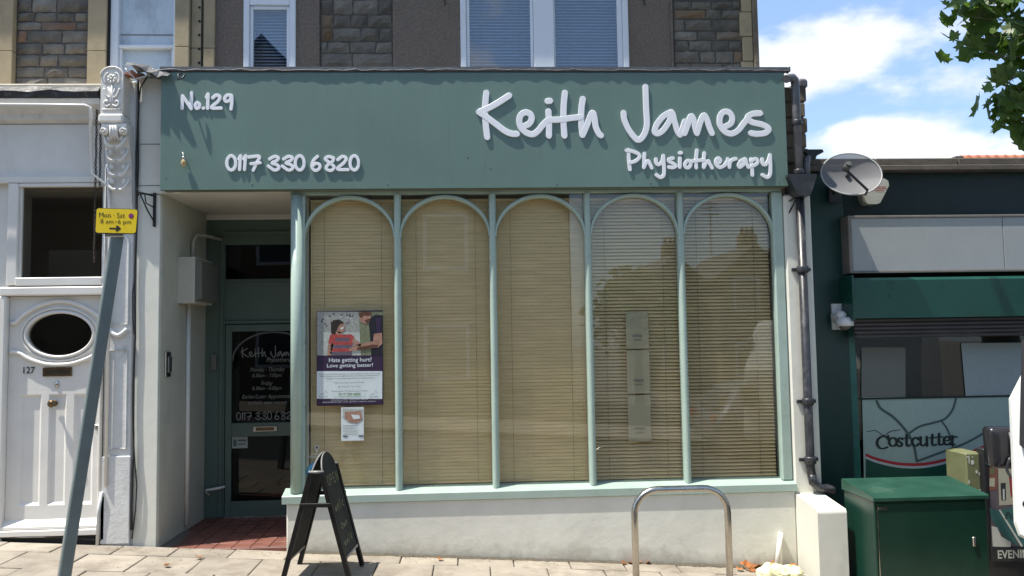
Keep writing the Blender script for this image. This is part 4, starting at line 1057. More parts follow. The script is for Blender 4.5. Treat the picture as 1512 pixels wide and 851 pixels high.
# white pipe over 127
wp = M(); zz = atz(60, 155, -.17)
pts = [(-5, -.17, zz+.01), (atx(60, 157, -.17), -.17, zz), (atx(125, 157, -.17), -.17, zz-.005), (atx(133, 158, -.17), -.17, zz-.02), (atx(134, 170, -.17), -.165, atz(134, 172, -.17)),
       (atx(134, 180, -.1), -.10, atz(134, 190, -.1)), (atx(136, 258, -.06), -.06, atz(136, 256, -.06)), (atx(160, 282, -.06), -.06, atz(160, 276, -.06)), (atx(162, 300, -.06), -.05, 2.7), (atx(160, 410, -.06), -.045, .5)]
wp.tube(pts, .013, 10); wp.build('white_pipe', m_white_paint, loc=pts[0], label='thin white pipe along the cornice and down beside the door of 127', cat='pipe')
# hanging chains
def chain(px, y0, y1, name, lab):
    m = M(); Y = -.06; x, z1_, z0_ = atx(px, y0, Y), atz(px, y0, Y), atz(px, y1, Y); n = int((z1_-z0_)/.020)
    for i in range(n):
        z = z1_-i*.020; s = i % 2
        pts = [(x+(.0085*math.cos(a) if s == 0 else 0)+.002*math.sin(i*.7), Y+(.0085*math.cos(a) if s else 0), z+.014*math.sin(a)) for a in [2*PI*k/8 for k in range(8)]]
        m.tube(pts, .0034, 5, closed=True)
    m.build(name, rough_mat('rusty_chain', (.09, .07, .055, 1), var=.5, scale=90, rough=.6, metal=.6, bump=0), loc=(x, Y, z1_), label=lab, cat='chain', group='chains hanging beside the carved bracket')
chain(143, 158, 392, 'hanging_chain', 'longer rusty chain hanging past the window of 127, nearer the white pipe')
chain(149, 178, 280, 'hanging_chain', 'shorter rusty chain hanging beside the carved bracket')
# black cables down the joint
cb = M(); cb.tube([(-2.853+.006*math.sin(i*1.3), -.03, 3.93-i*.2) for i in range(20)], .009, 6)
cb.tube([(-2.853, -.03, .95), (-2.835, -.035, .70), (-2.815, -.035, .50), (-2.822, -.035, .30), (-2.85, -.03, .06)], .006, 6)
cb.tube([(-2.76, -.03, 4.0), (-2.82, -.06, 3.86), (-2.845, -.04, 3.70), (-2.84, -.03, 3.2), (-2.855, -.03, 2.7)], .006, 6)
cb.tube([(-2.857, -.03, 2.3), (-2.872, -.035, 2.1), (-2.868, -.035, 1.9), (-2.857, -.03, 1.75)], .005, 6)
cb.build('wall_cable', m_black, loc=(-2.853, -.03, .06), label='black cables clipped down the joint beside the carved pilaster', cat='cable')
m = M(); m.tube([(-2.90, -.18, 3.99), (-2.82, -.17, 3.90), (-2.74, -.15, 3.93), (-2.68, -.14, 4.0)], .007, 6); m.build('loose_wire', flat_mat('pale_wire', (.5, .48, .45, 1)), loc=(-2.8, -.17, 3.9), label='pale loose wire drooping under the crumpled flashing', cat='wire')

# wall brackets
def sign_bracket(x, flip, label):
    t = thing('sign_bracket', (x, 0, 2.66), label, 'bracket', 'iron sign brackets on the shop front')
    m = M(); m.box(x-.012, x+.012, -.030, -.012, 2.665, 2.958, .004); m.build('back_plate', m_black, t)
    s = -1 if flip else 1
    a = M(); a.tube([(x, -.03, 2.93), (x-s*.10, -.12, 2.945)], .009, 8); a.tube([(x-s*.10, -.12, 2.945), (x-s*.115, -.12, 2.96), (x-s*.10, -.13, 2.975)], .007, 6); a.build('arm', m_black, t)
    b = M(); b.tube([(x, -.03, 2.71), (x-s*.04, -.07, 2.80), (x-s*.085, -.11, 2.93)], .007, 8); b.tube([(x, -.03, 2.83), (x-s*.05, -.075, 2.86), (x-s*.06, -.08, 2.93)], .006, 8); b.build('brace', m_black, t)
    for z in (2.685, 2.79, 2.935): M().ball((x, -.036, z), .010, 8).build('bolt', m_black, t)
sign_bracket(-2.705, False, 'black iron sign bracket on the white pier left of the doorway')
sign_bracket(2.79, True, 'black iron sign bracket at the right end of the arched window')

# things on the fascia
h = M(); p = at(268, 108, SY-.02)
h.tube([(p.x, SY-.02, 3.955), (p.x-.012, SY-.06, 3.93), (p.x-.005, SY-.08, 3.885), (p.x+.03, SY-.07, 3.90), (p.x+.045, SY-.06, 3.935)], .008, 8)
h.build('gutter_hook', m_black, loc=(p.x, SY, 3.95), label='black hook hanging from the gutter above No.129', cat='hook')
p = at(273, 240, SY)
t = thing('bare_bulb', (p.x, SY, p.z), 'small yellowed bulb on a short wire at the left end of the green fascia', 'light')
M().tube([(p.x-.02, SY-.002, p.z+.085), (p.x-.008, SY-.02, p.z+.07), (p.x, SY-.03, p.z+.03)], .004, 6).build('wire', flat_mat('white_wire', (.7, .7, .65, 1)), t)
M().ball((p.x, SY-.03, p.z-.012), (.022, .02, .034), 12).build('globe', rough_mat('yellowed_glass', (.55, .42, .20, 1), var=.4, scale=30, rough=.15, bump=0), t)
M().lathe([(.012, 0), (.014, .025), (.006, .03)], (p.x, SY-.03, p.z+.015), n=12).build('bulb_cap', m_chrome, t)

# things in the doorway
t = thing('meter_box', (-2.655, .62, 2.03), 'cream wall box high on the left wall of the doorway', 'box')
by0, by1 = .38, .86
M().box(-2.655, -2.50, by0, by1, 2.03, 2.45, .004).build('casing', m_cream, t)
M().prism([(-2.498, 2.05), (-2.44, 2.075), (-2.44, 2.405), (-2.498, 2.43)], by0+.01, by1-.01, 'y').build('cover', m_grille, t)
c = M(); c.tube([(-2.635, .62, .02), (-2.635, .62, 2.03)], .020, 10); c.build('conduit', m_white_paint, loc=(-2.635, .62, 0), label='white conduit rising up the doorway wall to the cream box', cat='conduit')
c = M(); c.tube([(-2.63, .70, 2.452), (-2.63, .70, 2.62), (-2.615, .74, 2.69), (-2.58, .95, 2.71), (-2.50, 1.13, 2.70)], .016, 10); c.build('bent_pipe', m_cream, loc=(-2.63, .7, 2.45), label='bent cream pipe above the cream box in the doorway', cat='pipe')
c = M(); c.tube([(-2.60, 1.13, .19), (-2.62, 1.10, .225), (-2.60, 1.05, .25), (-2.50, 1.07, .262), (-2.44, 1.10, .27)], .013, 8); c.build('floor_pipe', m_white_paint, loc=(-2.6, 1.1, .2), label='short white pipe elbow low beside the entrance door', cat='pipe')
t = thing('entry_phone', (-2.655, .17, 1.35), 'small steel entry phone on the left wall of the doorway', 'intercom')
M().box(-2.655, -2.640, .10, .22, 1.38, 1.60, .004).build('plate', m_chrome, t)
M().box(-2.640, -2.622, .12, .20, 1.42, 1.56, .008).build('hood', rough_mat('dull_steel', (.2, .2, .2, 1), rough=.4, metal=.8, bump=0), t)
M().box(-2.66+.07, -2.66+.125, DY-.06, DY-.022, 1.40, 1.56, .006).build('bell_box', m_grille, loc=(-2.56, DY, 1.4), label='small grey box on the frame beside the entrance door', cat='box')

# ================================================================== downpipe group right
t = thing('rainwater_downpipe', (2.89, -.09, .3), 'black cast iron downpipe beside the right end of the shop window', 'downpipe')
m = M(); m.tube([(2.885, -.085, 2.86), (2.885, -.085, .52), (2.892, -.088, .44)], .037, 14); m.build('pipe', m_pipe, t)
for z in (2.2, 1.05, .55):
    m = M(); m.lathe([(.047, 0), (.05, .01), (.05, .05), (.045, .06)], (2.885, -.085, z), n=16); m.box(2.80, 2.97, -.06, -.034, z+.015, z+.045, .004); m.build('collar', m_pipe, t)
m = M(); m.tube([(2.892, -.088, .46), (2.90, -.09, .39), (2.95, -.09, .345), (3.02, -.085, .335), (3.08, -.07, .31)], .038, 14); m.build('shoe', m_pipe, t)
m = M(); m.prism([(2.80, 2.915), (2.745, 3.03), (2.745, 3.05), (2.995, 3.05), (2.995, 3.03), (2.955, 2.915), (2.93, 2.86), (2.84, 2.86)], -.20, -.035, 'y'); m.build('hopper', m_pipe, t)
m = M(); m.tube([(2.875, -.11, 3.03), (2.875, -.11, 3.80), (2.874, -.11, 3.87), (2.865, -.12, 3.91), (2.845, -.13, 3.925), (2.80, -.15, 3.915), (2.77, -.17, 3.90)], .036, 14); m.build('upper_pipe', m_grey_pipe, t)
for z in (3.50, 3.06): m = M(); m.lathe([(.042, 0), (.046, .008), (.046, .04), (.042, .05)], (2.875, -.11, z), n=16); m.build('collar', m_pipe, t)
m = M(); m.tube([(2.965, -.06, 3.04), (2.965, -.06, 3.15), (2.975, -.05, 3.20), (3.00, -.03, 3.235), (3.06, .0, 3.25)], .033, 12); m.build('branch_pipe', m_grey_pipe, t)
m = M(); m.prism([(2.97, 3.30), (3.12, 3.30), (3.13, 3.275), (3.07, 3.25), (3.05, 3.215), (3.0, 3.215), (2.99, 3.25), (2.96, 3.28)], -.06, .12, 'y'); m.build('gutter_outlet', m_black, loc=(3.04, 0, 3.21), label='black plastic gutter outlet beside the satellite dish', cat='gutter')

# buttress block
bt = M(); n0 = gz(2.87)-.05
bt.prism([(-.50, n0), (-.50, .225), (-.485, .247), (0.02, .30), (.02, n0)], 2.752, 2.992, 'x')
o = bt.build('low_wall', m_white_render, loc=(2.87, -.25, n0), label='short white rendered wall stub jutting out at the right end of the shop', cat='wall')
bm_ = o.modifiers.new('soft_edges', 'BEVEL'); bm_.width = .018; bm_.segments = 3
m = M(); xx = at(1150, 786, -.03); m.tube([(atx(1153, 786, -.09), -.09, atz(1153, 786, -.09)), (atx(1146, 836, -.12), -.12, gz(2.6))], .021, 10)
m.build('stub_pipe', m_white_paint, loc=(2.6, -.04, gz(2.6)), label='short leaning white stub pipe at the foot of the wall by the wall stub', cat='pipe')

# ================================================================== corner shop
RY = .4
def rx_(px, py=400, Y=RY): return atx(px, py, Y)
G = thing('convenience_shop', (4.2, RY, gz(4.2)), 'dark green convenience shop front with blank white fascia, right of the downpipe', 'building')
m_dgreen = rough_mat('dark_green_paint', (.003, .034, .029, 1), var=.25, scale=4, rough=.42, bump=.25, bdist=.003, bscale=14, stretch=(3, 3, .6))
m_dgreen2 = rough_mat('very_dark_green_wall', (.004, .018, .016, 1), var=.25, scale=4, rough=.6, bump=.2)
m_shut = rough_mat('shutter_box_green', (.007, .062, .044, 1), var=.12, scale=3, rough=.3, bump=.08, bdist=.002)
m_cop = rough_mat('stained_coping', (.13, .11, .088, 1), var=.35, scale=7, rough=.9, bump=.6, bdist=.006, bscale=40, dirt=.5, dirtc=(.05, .045, .04, 1))
px1 = rx_(1250, 500); RZ = gz(4)-.3
M().box(3.003, px1, RY-.05, RY+.3, RZ, 3.18, .006).build('pilaster', m_dgreen, G)
M().box(px1, px1+.07, RY-.03, RY+.2, RZ, 2.19, .006).build('window_frame', rough_mat('green_frame', (.02, .12, .10, 1), rough=.35, bump=0), G)
M().box(px1, 8.5, RY+.02, RY+.3, 2.77, 3.18).build('head_wall', m_dgreen2, G)
M().box(3.003, 8.5, RY-.10, RY+.4, 3.185, 3.235, .006).build('lower_coping', m_cop, G)
m = M()
for i in range(7): m.box(3.003+i*.8+.003, 3.003+(i+1)*.8-.003, RY-.07, RY+.5, 3.238, 3.305, .008)
m.build('coping', m_cop, G)
M().box(3.003, 8.5, RY+.3, 5, RZ, 3.285).build('shop_volume', m_dgreen2, G)
# fascia
FY = .22
fz0, fz1 = atz(1260, 404, FY), atz(1260, 319, FY); fx0 = atx(1252, 360, FY)
m_fas = rough_mat('blank_white_fascia', (.36, .375, .365, 1), var=.07, scale=2, rough=.45, bump=.05, dirt=.2, dirtscale=5)
fxs = [fx0+.035, atx(1482, 360, FY), 6.5, 8.4]
f = M(); f.box(fx0, fx0+.03, FY-.02, RY-.0, fz0, fz1, .004); f.box(fx0+.03, 8.4, FY-.012, FY+.02, fz1-.022, fz1, .003); f.box(fx0+.03, 8.4, FY-.012, FY+.02, fz0, fz0+.02, .003)
fo = f.build('fascia_frame', rough_mat('grey_trim', (.20, .18, .16, 1), rough=.5, bump=0), G)
for i in range(3): M().box(fxs[i]+.003, fxs[i+1]-.003, FY, FY+.02, fz0+.022, fz1-.024, .002).build('fascia_panel', m_fas, fo)
M().box(fx0+.02, 8.4, FY+.03, RY+.02, fz1-.01, fz1+.01).build('fascia_top', m_dgreen2, G)
# shutter box
BY = .10
bz0, bz1 = atz(1300, 470, BY), atz(1300, 414, BY); bx = atx(1262, 440, BY)
m = M(); m.prism([(BY, bz0), (BY, bz1), (BY+.03, bz1+.025), (RY, bz1+.045), (RY, bz0)], bx, 8.4, 'x'); sbx = m.build('shutter_box', m_shut, G)
M().box(bx-.02, bx-.001, BY-.004, RY, bz0-.02, bz1+.05, .003).build('end_plate', m_shut, sbx)
m = M()
for k in range(5): m.box(bx+.02, 8.4, BY+.06+k*.004, BY+.10, bz0-.035-k*.036, bz0-.002-k*.036, .008)
m.build('shutter_slats', rough_mat('brown_shutter', (.05, .04, .036, 1), rough=.5, bump=0), G)
# glazing
gx = px1+.07
zA, zB_ = atz(1300, 516, RY), atz(1300, 588, RY); zC = atz(1300, 722, RY)
M().box(gx, 8.4, RY+.02, RY+.026, zC-.3, bz0).build('shop_glass', m_glass, G)
M().box(gx, 8.4, RY+.28, RY+.29, zC-.3, bz0).build('dark_inside', flat_mat('shop_inside', (.02, .018, .018, 1)), G)
m_vg = flat_mat('grey_backed_panel', (.16, .165, .145, 1), .7); m_vp = flat_mat('pale_vinyl', (.30, .35, .34, 1), .5); m_vm = flat_mat('mint_vinyl', (.33, .43, .38, 1), .5)
V = M(); VY = RY+.012
def v2(px, py, Y=VY): q = at(px, py, Y); return (q.x, q.z)
V.poly([v2(1272, 513), v2(1337, 513), v2(1337, 587), v2(1272, 587)], VY+.0, 0)
V.poly([v2(1419, 507), v2(1620, 505), v2(1620, 585), v2(1426, 586)], VY+.0, 1)
V.poly([v2(1273, 587), v2(1640, 584), v2(1640, 722), v2(1276, 724)], VY-.001, 2)
def swoosh(t): return (1276+t*150, 672+ 20*math.sin(PI*min(1, t*1.02))**.9+(0 if t < 1 else -(t-1)*40))
def vz(zx, zy, Y=VY): return v2(1250+zx/5.32, 570+zy/5.32, Y)
cur = [(150, 540), (220, 568), (300, 590), (400, 610), (500, 617), (600, 614), (700, 598), (800, 573), (930, 535), (1010, 505), (1300, 380), (1700, 200)]
cs = [(p.x, p.y) for p in crom(cur, 4)]
def band(o0, o1, y, mi):
    a = [vz(p[0], p[1]+o0, y) for p in cs]; b = [vz(p[0], p[1]+o1, y) for p in cs]
    V.add([(p[0], y, p[1]) for p in a]+[(p[0], y, p[1]) for p in b], [(i, i+1, i+1+len(a), i+len(a)) for i in range(len(a)-1)], mi)
band(30, 420, VY-.0018, 3); band(12, 32, VY-.0026, 4); band(-10, 13, VY-.0034, 5)
for L, w in (([(235, 120), (270, 180), (360, 240), (430, 310), (490, 390), (530, 480), (550, 590)], .024), ([(480, 380), (570, 320), (680, 290), (770, 260), (830, 190), (858, 100)], .020), ([(740, 270), (790, 340), (820, 420), (835, 490)], .017), ([(560, 590), (680, 545), (830, 490), (920, 455), (1010, 410)], .020), ([(1010, 410), (1100, 360), (1200, 340)], .02), ([(160, 358), (230, 352), (290, 388), (350, 355), (420, 345)], .006)):
    stroke(V, [vz(*p) for p in L], w, VY-.003, .0008, mi=6 if w > .01 else 7, k=4)
COST = [[(322, 412), (308, 400), (280, 396), (250, 415), (238, 445), (250, 478), (280, 492), (318, 482)], [(324, 395), (324, 415)], 'o', [(436, 418), (420, 408), (405, 418), (410, 435), (430, 450), (432, 465), (415, 475), (398, 465)], [(470, 388), (470, 455), (480, 472), (495, 466)], [(450, 410), (492, 410)],
 [(560, 418), (540, 405), (520, 420), (512, 445), (525, 468), (545, 470), (562, 458)], [(580, 405), (580, 450), (592, 468), (610, 465), (628, 448)], [(628, 403), (630, 468)], [(672, 385), (670, 450), (682, 466), (700, 460)], [(652, 408), (700, 404)],
 [(725, 378), (724, 448), (735, 463), (752, 458)], [(708, 403), (752, 400)], [(768, 430), (808, 424), (800, 402), (782, 398), (765, 415), (762, 440), (778, 460), (800, 458), (812, 448)], [(828, 395), (830, 460)], [(815, 397), (830, 395)], [(818, 462), (845, 460)], [(830, 414), (845, 399), (862, 401)], [(568, 404), (582, 404)]]
for L in COST:
    cl = L == 'o'
    if cl: L = ell(362, 440, 29, 33)
    stroke(V, [vz(*p) for p in L], .026, VY-.0045, .0008, mi=7, k=4, calli=.45, closed=cl)
V.build('window_vinyl', [m_vg, m_vp, m_vm, flat_mat('deep_green_vinyl', (.006, .07, .045, 1), .4), flat_mat('white_stripe', (.45, .50, .48, 1)), flat_mat('red_stripe', (.42, .02, .03, 1)), flat_mat('grey_green_line', (.06, .10, .09, 1)), flat_mat('black_letter', (.01, .02, .02, 1))], G)
M().box(gx, 8.4, RY-.02, RY+.02, zC-.5, zC-.28).build('stall_riser', m_dgreen2, G)
M().box(px1+.07, 8.4, RY+.0, RY+.018, zB_-.012, zB_+.004).build('transom_rail', m_dgreen2, G)

# tiled roof behind
R2 = thing('tiled_roof_house', (9, 7, 0), 'house behind the green shop, only its orange ridge tiles showing over the parapet', 'building')
rz_ = atz(1460, 229, 6)-.055; rxx = atx(1406, 230, 6)
M().box(rxx+.1, 16, 6.3, 11.6, -1, rz_-.9).build('wall', m_ochre, R2)
M().prism([(6.0-1.5, rz_-1.2), (6.0, rz_-.02), (6.06, rz_-.02), (12, rz_-1.4), (12, rz_-1.6), (4.5, rz_-1.35)], rxx+.05, 16, 'x').build('roof', flat_mat('roof_tiles', (.25, .10, .055, 1), .8), R2)
mt = flat_mat('ridge_terracotta', (.42, .15, .08, 1), .8)
M().box(rxx, rxx+.14, 5.9, 6.2, rz_-.1, rz_+.02, .01).build('ridge_end', m_cop, R2)
for i in range(34):
    x = rxx+.15+i*.16; m = M(); m.tube([(x, 6.03, rz_-.03), (x+.155, 6.03, rz_-.03)], .085, 12); m.lathe([(.095, 0), (.095, .02)], (x+.135, 6.03, rz_-.03), 'x', 12); m.build('ridge_tile', mt, R2)

# satellite dish
dc = at(1257, 257, -.05)
t = local(thing('satellite_dish', dc, 'grey oval mesh satellite dish above the green shop pilaster', 'satellite dish'))
ms_ = NT('perforated_dish'); ms_.b.inputs['Base Color'].default_value = (.20, .20, .21, 1); ms_.b.inputs['Roughness'].default_value = .7
tr = ms_.n('ShaderNodeBsdfTransparent'); mxx = ms_.n('ShaderNodeMixShader'); mxx.inputs[0].default_value = .74
ms_.l(tr.outputs[0], mxx.inputs[1]); ms_.l(ms_.b.outputs[0], mxx.inputs[2]); ms_.l(mxx.outputs[0], ms_.o.inputs[0])
ax = Vector((-.18, -.93, .30)).normalized(); ur = ax.cross(Vector((0, 0, 1))).normalized()*-1; up = ur.cross(ax)*-1
if up.z < 0: up = -up
tw_ = math.radians(-6); ur, up = ur*math.cos(tw_)+up*math.sin(tw_), up*math.cos(tw_)-ur*math.sin(tw_)
def dp(r, a, off=0.): return ur*(.257*r*math.cos(a))+up*(.208*r*math.sin(a))+ax*(.075*r*r-.075+off)
m = M(); vs = [dp(0, 0)]; NR, NA = 8, 48
for i in range(1, NR+1): vs += [dp(i/NR, 2*PI*k/NA) for k in range(NA)]
fs = [(0, 1+k, 1+(k+1) % NA) for k in range(NA)]+[(1+(i-1)*NA+k, 1+i*NA+k, 1+i*NA+(k+1) % NA, 1+(i-1)*NA+(k+1) % NA) for i in range(1, NR) for k in range(NA)]
m.add(vs, fs, 0, True); m.build('reflector', ms_.m, t)
M().tube([dp(1, 2*PI*k/NA) for k in range(NA)], .007, 6, closed=True).build('rim', flat_mat('dish_rim', (.40, .40, .40, 1)), t)
low = dp(1.0, math.radians(-62)); lnb = dp(.3, math.radians(200))+ax*.20
M().tube([low-ax*.03, low+ax*.05, lnb-up*.02], .012, 8).build('arm', m_black, t)
m = M(); m.tube([lnb-ax*-.06, lnb+ax*-.02], .030, 14); m.tube([lnb+ax*.06, lnb+ax*.09], .02, 10); m.build('receiver', flat_mat('dark_receiver', (.09, .09, .09, 1)), t)
m = M(); m.tube([(0, .05, 0), (0, .30, -.05), (-.02, .34, -.12)], .02, 10); m.box(-.06, .06, .325, .35, -.2, -.02, .004); m.build('wall_mount', m_black, t)
# alarm box
t = thing('alarm_box', (3.75, .3, 2.87), 'cream triangular alarm box with red lettering behind the satellite dish', 'alarm box')
AY = .30
def ap(zx, zy, Y=AY): q = at(1150+zx/3.7, 90+zy/3.7, Y); return (q.x, q.z)
pts = [ap(440, 665), (ap(440, 650)), ap(470, 643), ap(575, 642), ap(597, 655), ap(603, 680), ap(555, 775), ap(540, 782), ap(490, 782), ap(478, 775)]
m = M(); m.prism(pts, AY, AY+.13, 'y'); o = m.build('casing', rough_mat('aged_cream_plastic', (.50, .49, .40, 1), rough=.4, bump=0, dirt=.3), t)
bv = o.modifiers.new('soft_edges', 'BEVEL'); bv.width = .012; bv.segments = 2
m = M(); x0, z1 = ap(500, 684, AY-.01); x1, z0 = ap(588, 700, AY-.01); text(m, 'ANNON', x0, x1, z0, z1, AY-.002, bold=.03); x0, z1 = ap(525, 708); x1, z0 = ap(575, 713); m.rect(x0, x1, z0, z1, AY-.002)
m.build('lettering', flat_mat('faded_red', (.42, .10, .08, 1)), t)
# dome camera
t = thing('dome_camera', (3.37, .34, 1.7), 'white dome security camera on the dark green pilaster', 'camera')
CY = RY-.05
a0 = at(1226, 449, CY); a1 = at(1243, 487, CY)
m_cam = flat_mat('white_plastic', (.70, .70, .70, 1), .3)
M().box(a0.x, a1.x, CY-.03, CY-.001, a1.z, a0.z, .004).build('back_box', m_cam, t)
q = at(1243, 466, CY-.12); q2 = at(1247, 477, CY-.12)
m = M(); m.tube([(q.x-.04, CY-.03, q.z-.02), (q.x, CY-.08, q.z), (q.x+.005, CY-.12, q.z-.01)], .045, 14); m.ball((q.x, CY-.10, q.z), (.05, .055, .045), 16); m.build('arm', m_cam, t)
m = M(); m.lathe([(0, .055), (.05, .05), (.072, .03), (.078, .0), (.074, -.03), (.0, -.031)], (q2.x, CY-.13, q2.z), n=24); m.build('hood', m_cam, t)
m = M(); m.ball((q2.x, CY-.13, q2.z-.028), (.055, .055, .04), 16); m.build('dome', flat_mat('smoked_dome', (.12, .11, .10, 1), .08), t)

# green street cabinet
CX0, CX1, CF, CB = 3.068, 3.962, -.80, -.30
cgz = gz(3.5)-.03
t = thing('street_cabinet', (3.5, -.55, cgz), 'low green metal utility cabinet standing right of the white wall stub', 'cabinet')
m_cab = rough_mat('cabinet_green', (.005, .036, .023, 1), var=.10, scale=3, rough=.36, bump=.06, dirt=.2, dirtc=(.02, .08, .05, 1))
M().box(CX0, CX1, CF, CB, cgz+.0, .365, .006).build('body', m_cab, t)
m = M(); m.prism([(CF-.02, .367), (CF-.02, .392), (CF, .400), (CB, .455), (CB+.01, .445), (CB+.01, .367)], CX0-.012, CX1+.012, 'x'); m.build('lid', rough_mat('cabinet_lid_green', (.018, .070, .046, 1), var=.25, scale=5, rough=.4, bump=.1, dirt=.5, dirtc=(.13, .17, .13, 1)), t)
M().box(CX0+.02, CX1-.012, CF-.008, CF-.001, cgz+.03, .345, .002).build('door', m_cab, t)
M().box(CX0+.018, CX0+.024, CF-.0105, CF-.008, cgz+.03, .34).build('door_edge', m_chrome, t)
M().box(CX0+.03, CX0+.10, CF-.012, CF-.008, .302, .322, .002).build('hinge_cover', m_chrome, t)
hz_ = atz(1437, 798, CF); hx_ = atx(1437, 798, CF)
M().box(hx_-.014, hx_+.014, CF-.022, CF-.008, hz_-.045, hz_+.03, .006).build('handle', m_chrome, t)
M().box(CX0+.02, CX1-.02, CF+.02, CB-.02, cgz-.15, cgz+.0).build('plinth', m_dark, t)

# olive box with paint splashes
OY = -.15
ox0, ox1 = atx(1427, 700, OY), atx(1453, 700, OY); oz1 = atz(1440, 669, OY)
t = thing('olive_cabinet', ((ox0+ox1)/2, OY, gz(4.3)), 'narrow olive green cabinet with white paint marks, behind the green cabinet', 'cabinet')
m_ol = rough_mat('olive_paint', (.17, .18, .085, 1), var=.15, scale=6, rough=.6, bump=.15)
M().box(ox0, ox1, OY, OY+.3, gz(4.3)-.03, oz1, .012).build('body', m_ol, t)
M().box(ox1+.002, ox1+.05, OY-.03, OY+.2, gz(4.3)-.03, oz1-.02, .006).build('side_post', rough_mat('olive_brown', (.13, .115, .055, 1), var=.2, rough=.6, bump=.1), t)
m = M()
for (x, y, w, h) in ((1436, 683, 5, 8), (1431, 679, 2, 14), (1442, 697, 3.5, 6), (1446, 700, 2.5, 5), (1449, 709, 2, 3), (1431, 712, 2.5, 7), (1447, 724, 2.5, 4), (1429, 675, 5, 2), (1436, 675, 3, 1.5)):
    q = at(x, y, OY-.003); m.disc(q.x, q.z, w*.0027, h*.0027, OY-.002-.0005*rnd.random(), 0, 12)
m.build('paint_marks', flat_mat('white_paint_mark', (.62, .64, .58, 1)), t)
# newspaper poster board
NY = -.22
n0x = atx(1461, 740, NY); n1x = n0x+.62; nz1 = atz(1480, 668, NY)
t = thing('newspaper_board', (n0x+.3, NY, gz(4.5)), 'newspaper display board with street photo and EVENING heading, right edge of the pavement', 'board')
M().box(n0x-.03, n1x, NY+.004, NY+.10, gz(4.5)-.03, nz1+.03, .006).build('case', m_black, t)
PQ = M()
cols = dict(brick=(.22, .09, .06, 1), cream=(.42, .40, .30, 1), teal=(.05, .14, .13, 1), grey=(.12, .10, .11, 1), white=(.55, .56, .50, 1), dark=(.03, .035, .035, 1), red=(.3, .04, .04, 1), green=(.14, .15, .08, 1))
ck = list(cols); nm_ = [flat_mat('print_'+k, v, .35) for k, v in cols.items()]
def nv(zx, zy): q = at(1410+zx/5.29, 690+zy/5.29, NY); return (q.x, q.z)
def np_(pts, k, l): PQ.poly([nv(*p) for p in pts], NY-.0008*l, ck.index(k))
np_([(268, -110), (900, -110), (900, 620), (285, 620)], 'grey', 0)
np_([(268, -60), (335, -60), (330, 180), (270, 180)], 'brick', 1); np_([(275, 10), (310, 10), (305, 55), (275, 60)], 'green', 2); np_([(270, 85), (312, 85), (310, 155), (268, 150)], 'cream', 2)
np_([(335, -60), (500, -60), (470, 290), (345, 300)], 'cream', 1); np_([(355, 125), (395, 122), (398, 255), (362, 258)], 'dark', 2); np_([(372, 170), (385, 170), (388, 255), (374, 255)], 'white', 3)
np_([(500, -60), (900, -60), (900, 300), (470, 290)], 'brick', 1); np_([(600, 0), (660, 0), (660, 200), (600, 200)], 'white', 2)
np_([(420, 70), (470, 60), (475, 230), (435, 230)], 'red', 3)
np_([(268, 320), (350, 340), (500, 620), (400, 560), (290, 420)], 'teal', 2); np_([(345, 335), (900, 230), (900, 640), (520, 620)], 'teal', 3); np_([(340, 335), (352, 330), (530, 615), (515, 622)], 'white', 4)
np_([(285, 460), (330, 470), (360, 540), (435, 585), (435, 625), (295, 620)], 'white', 3)
np_([(268, 620), (900, 632), (900, 740), (285, 735)], 'dark', 5)
x0, z1 = nv(330, 648); x1, z0 = nv(830, 700); text(PQ, 'EVENING POST', x0, x1, z0, z1, NY-.0052, ck.index('white'), bold=.02)
x0, z1 = nv(385, 350); x1, z0 = nv(520, 400); text(PQ, 'Post', x0, x1, z0, z1, NY-.0045, ck.index('dark'), shear=.3)
PQ.build('poster_print', nm_, t)

# ================================================================== parking sign on its leaning post
PYs = -1.7
ptop, pbot = at(176, 330, PYs), at(92, 870, PYs)
dirp = (ptop-pbot).normalized(); base = pbot+dirp*((gz(pbot.x)-.05-pbot.z)/dirp.z)
t = thing('parking_sign', base, 'leaning grey post with a small yellow parking restriction plate, beside the white door', 'sign')
m = M(); side = Vector((dirp.z, 0, -dirp.x)).normalized(); fwd = Vector((0, 1, 0)); rt = math.radians(32)
u1 = side*math.cos(rt)+fwd*math.sin(rt); v1 = fwd*math.cos(rt)-side*math.sin(rt); hw_ = .036; vs = []
ch = .2
oct_ = [(1, ch), (ch, 1), (-ch, 1), (-1, ch), (-1, -ch), (-ch, -1), (ch, -1), (1, -ch)]
oct_ = [(1, .8), (.8, 1), (-.8, 1), (-1, .8), (-1, -.8), (-.8, -1), (.8, -1), (1, -.8)]
for c in (base, ptop): vs += [c+u1*(a*hw_)+v1*(b*hw_) for a, b in oct_]
m.add(vs, [(i, (i+1) % 8, (i+1) % 8+8, i+8) for i in range(8)]+[tuple(range(8)), tuple(range(8, 16))]); m.build('post', m_post, t)
Q = [at(142, 307, PYs-.06), at(204, 309, PYs-.06), at(201, 346, PYs-.06), at(140, 345, PYs-.06)]
def qp(u, v, y=PYs-.06):
    a = Q[0].lerp(Q[1], u); b = Q[3].lerp(Q[2], u); c = a.lerp(b, v); return (c.x, c.z)
def rrect(u0, u1_, v0, v1_, r):
    pts = []; 
    for (cu, cv, a0) in ((u1_-r*.65, v0+r, -90), (u1_-r*.65, v1_-r, 0), (u0+r*.65, v1_-r, 90), (u0+r*.65, v0+r, 180)):
        for k in range(5):
            a = math.radians(a0+k*22.5); pts.append(qp(cu+r*.65*math.cos(a), cv+r*math.sin(a)))
    return pts
plate = M(); plate.prism(rrect(0, 1, 0, 1, .10), PYs-.058, PYs-.050, 'y', 0); plate.poly(rrect(.012, .985, .02, .965, .09), PYs-.0590, 1)
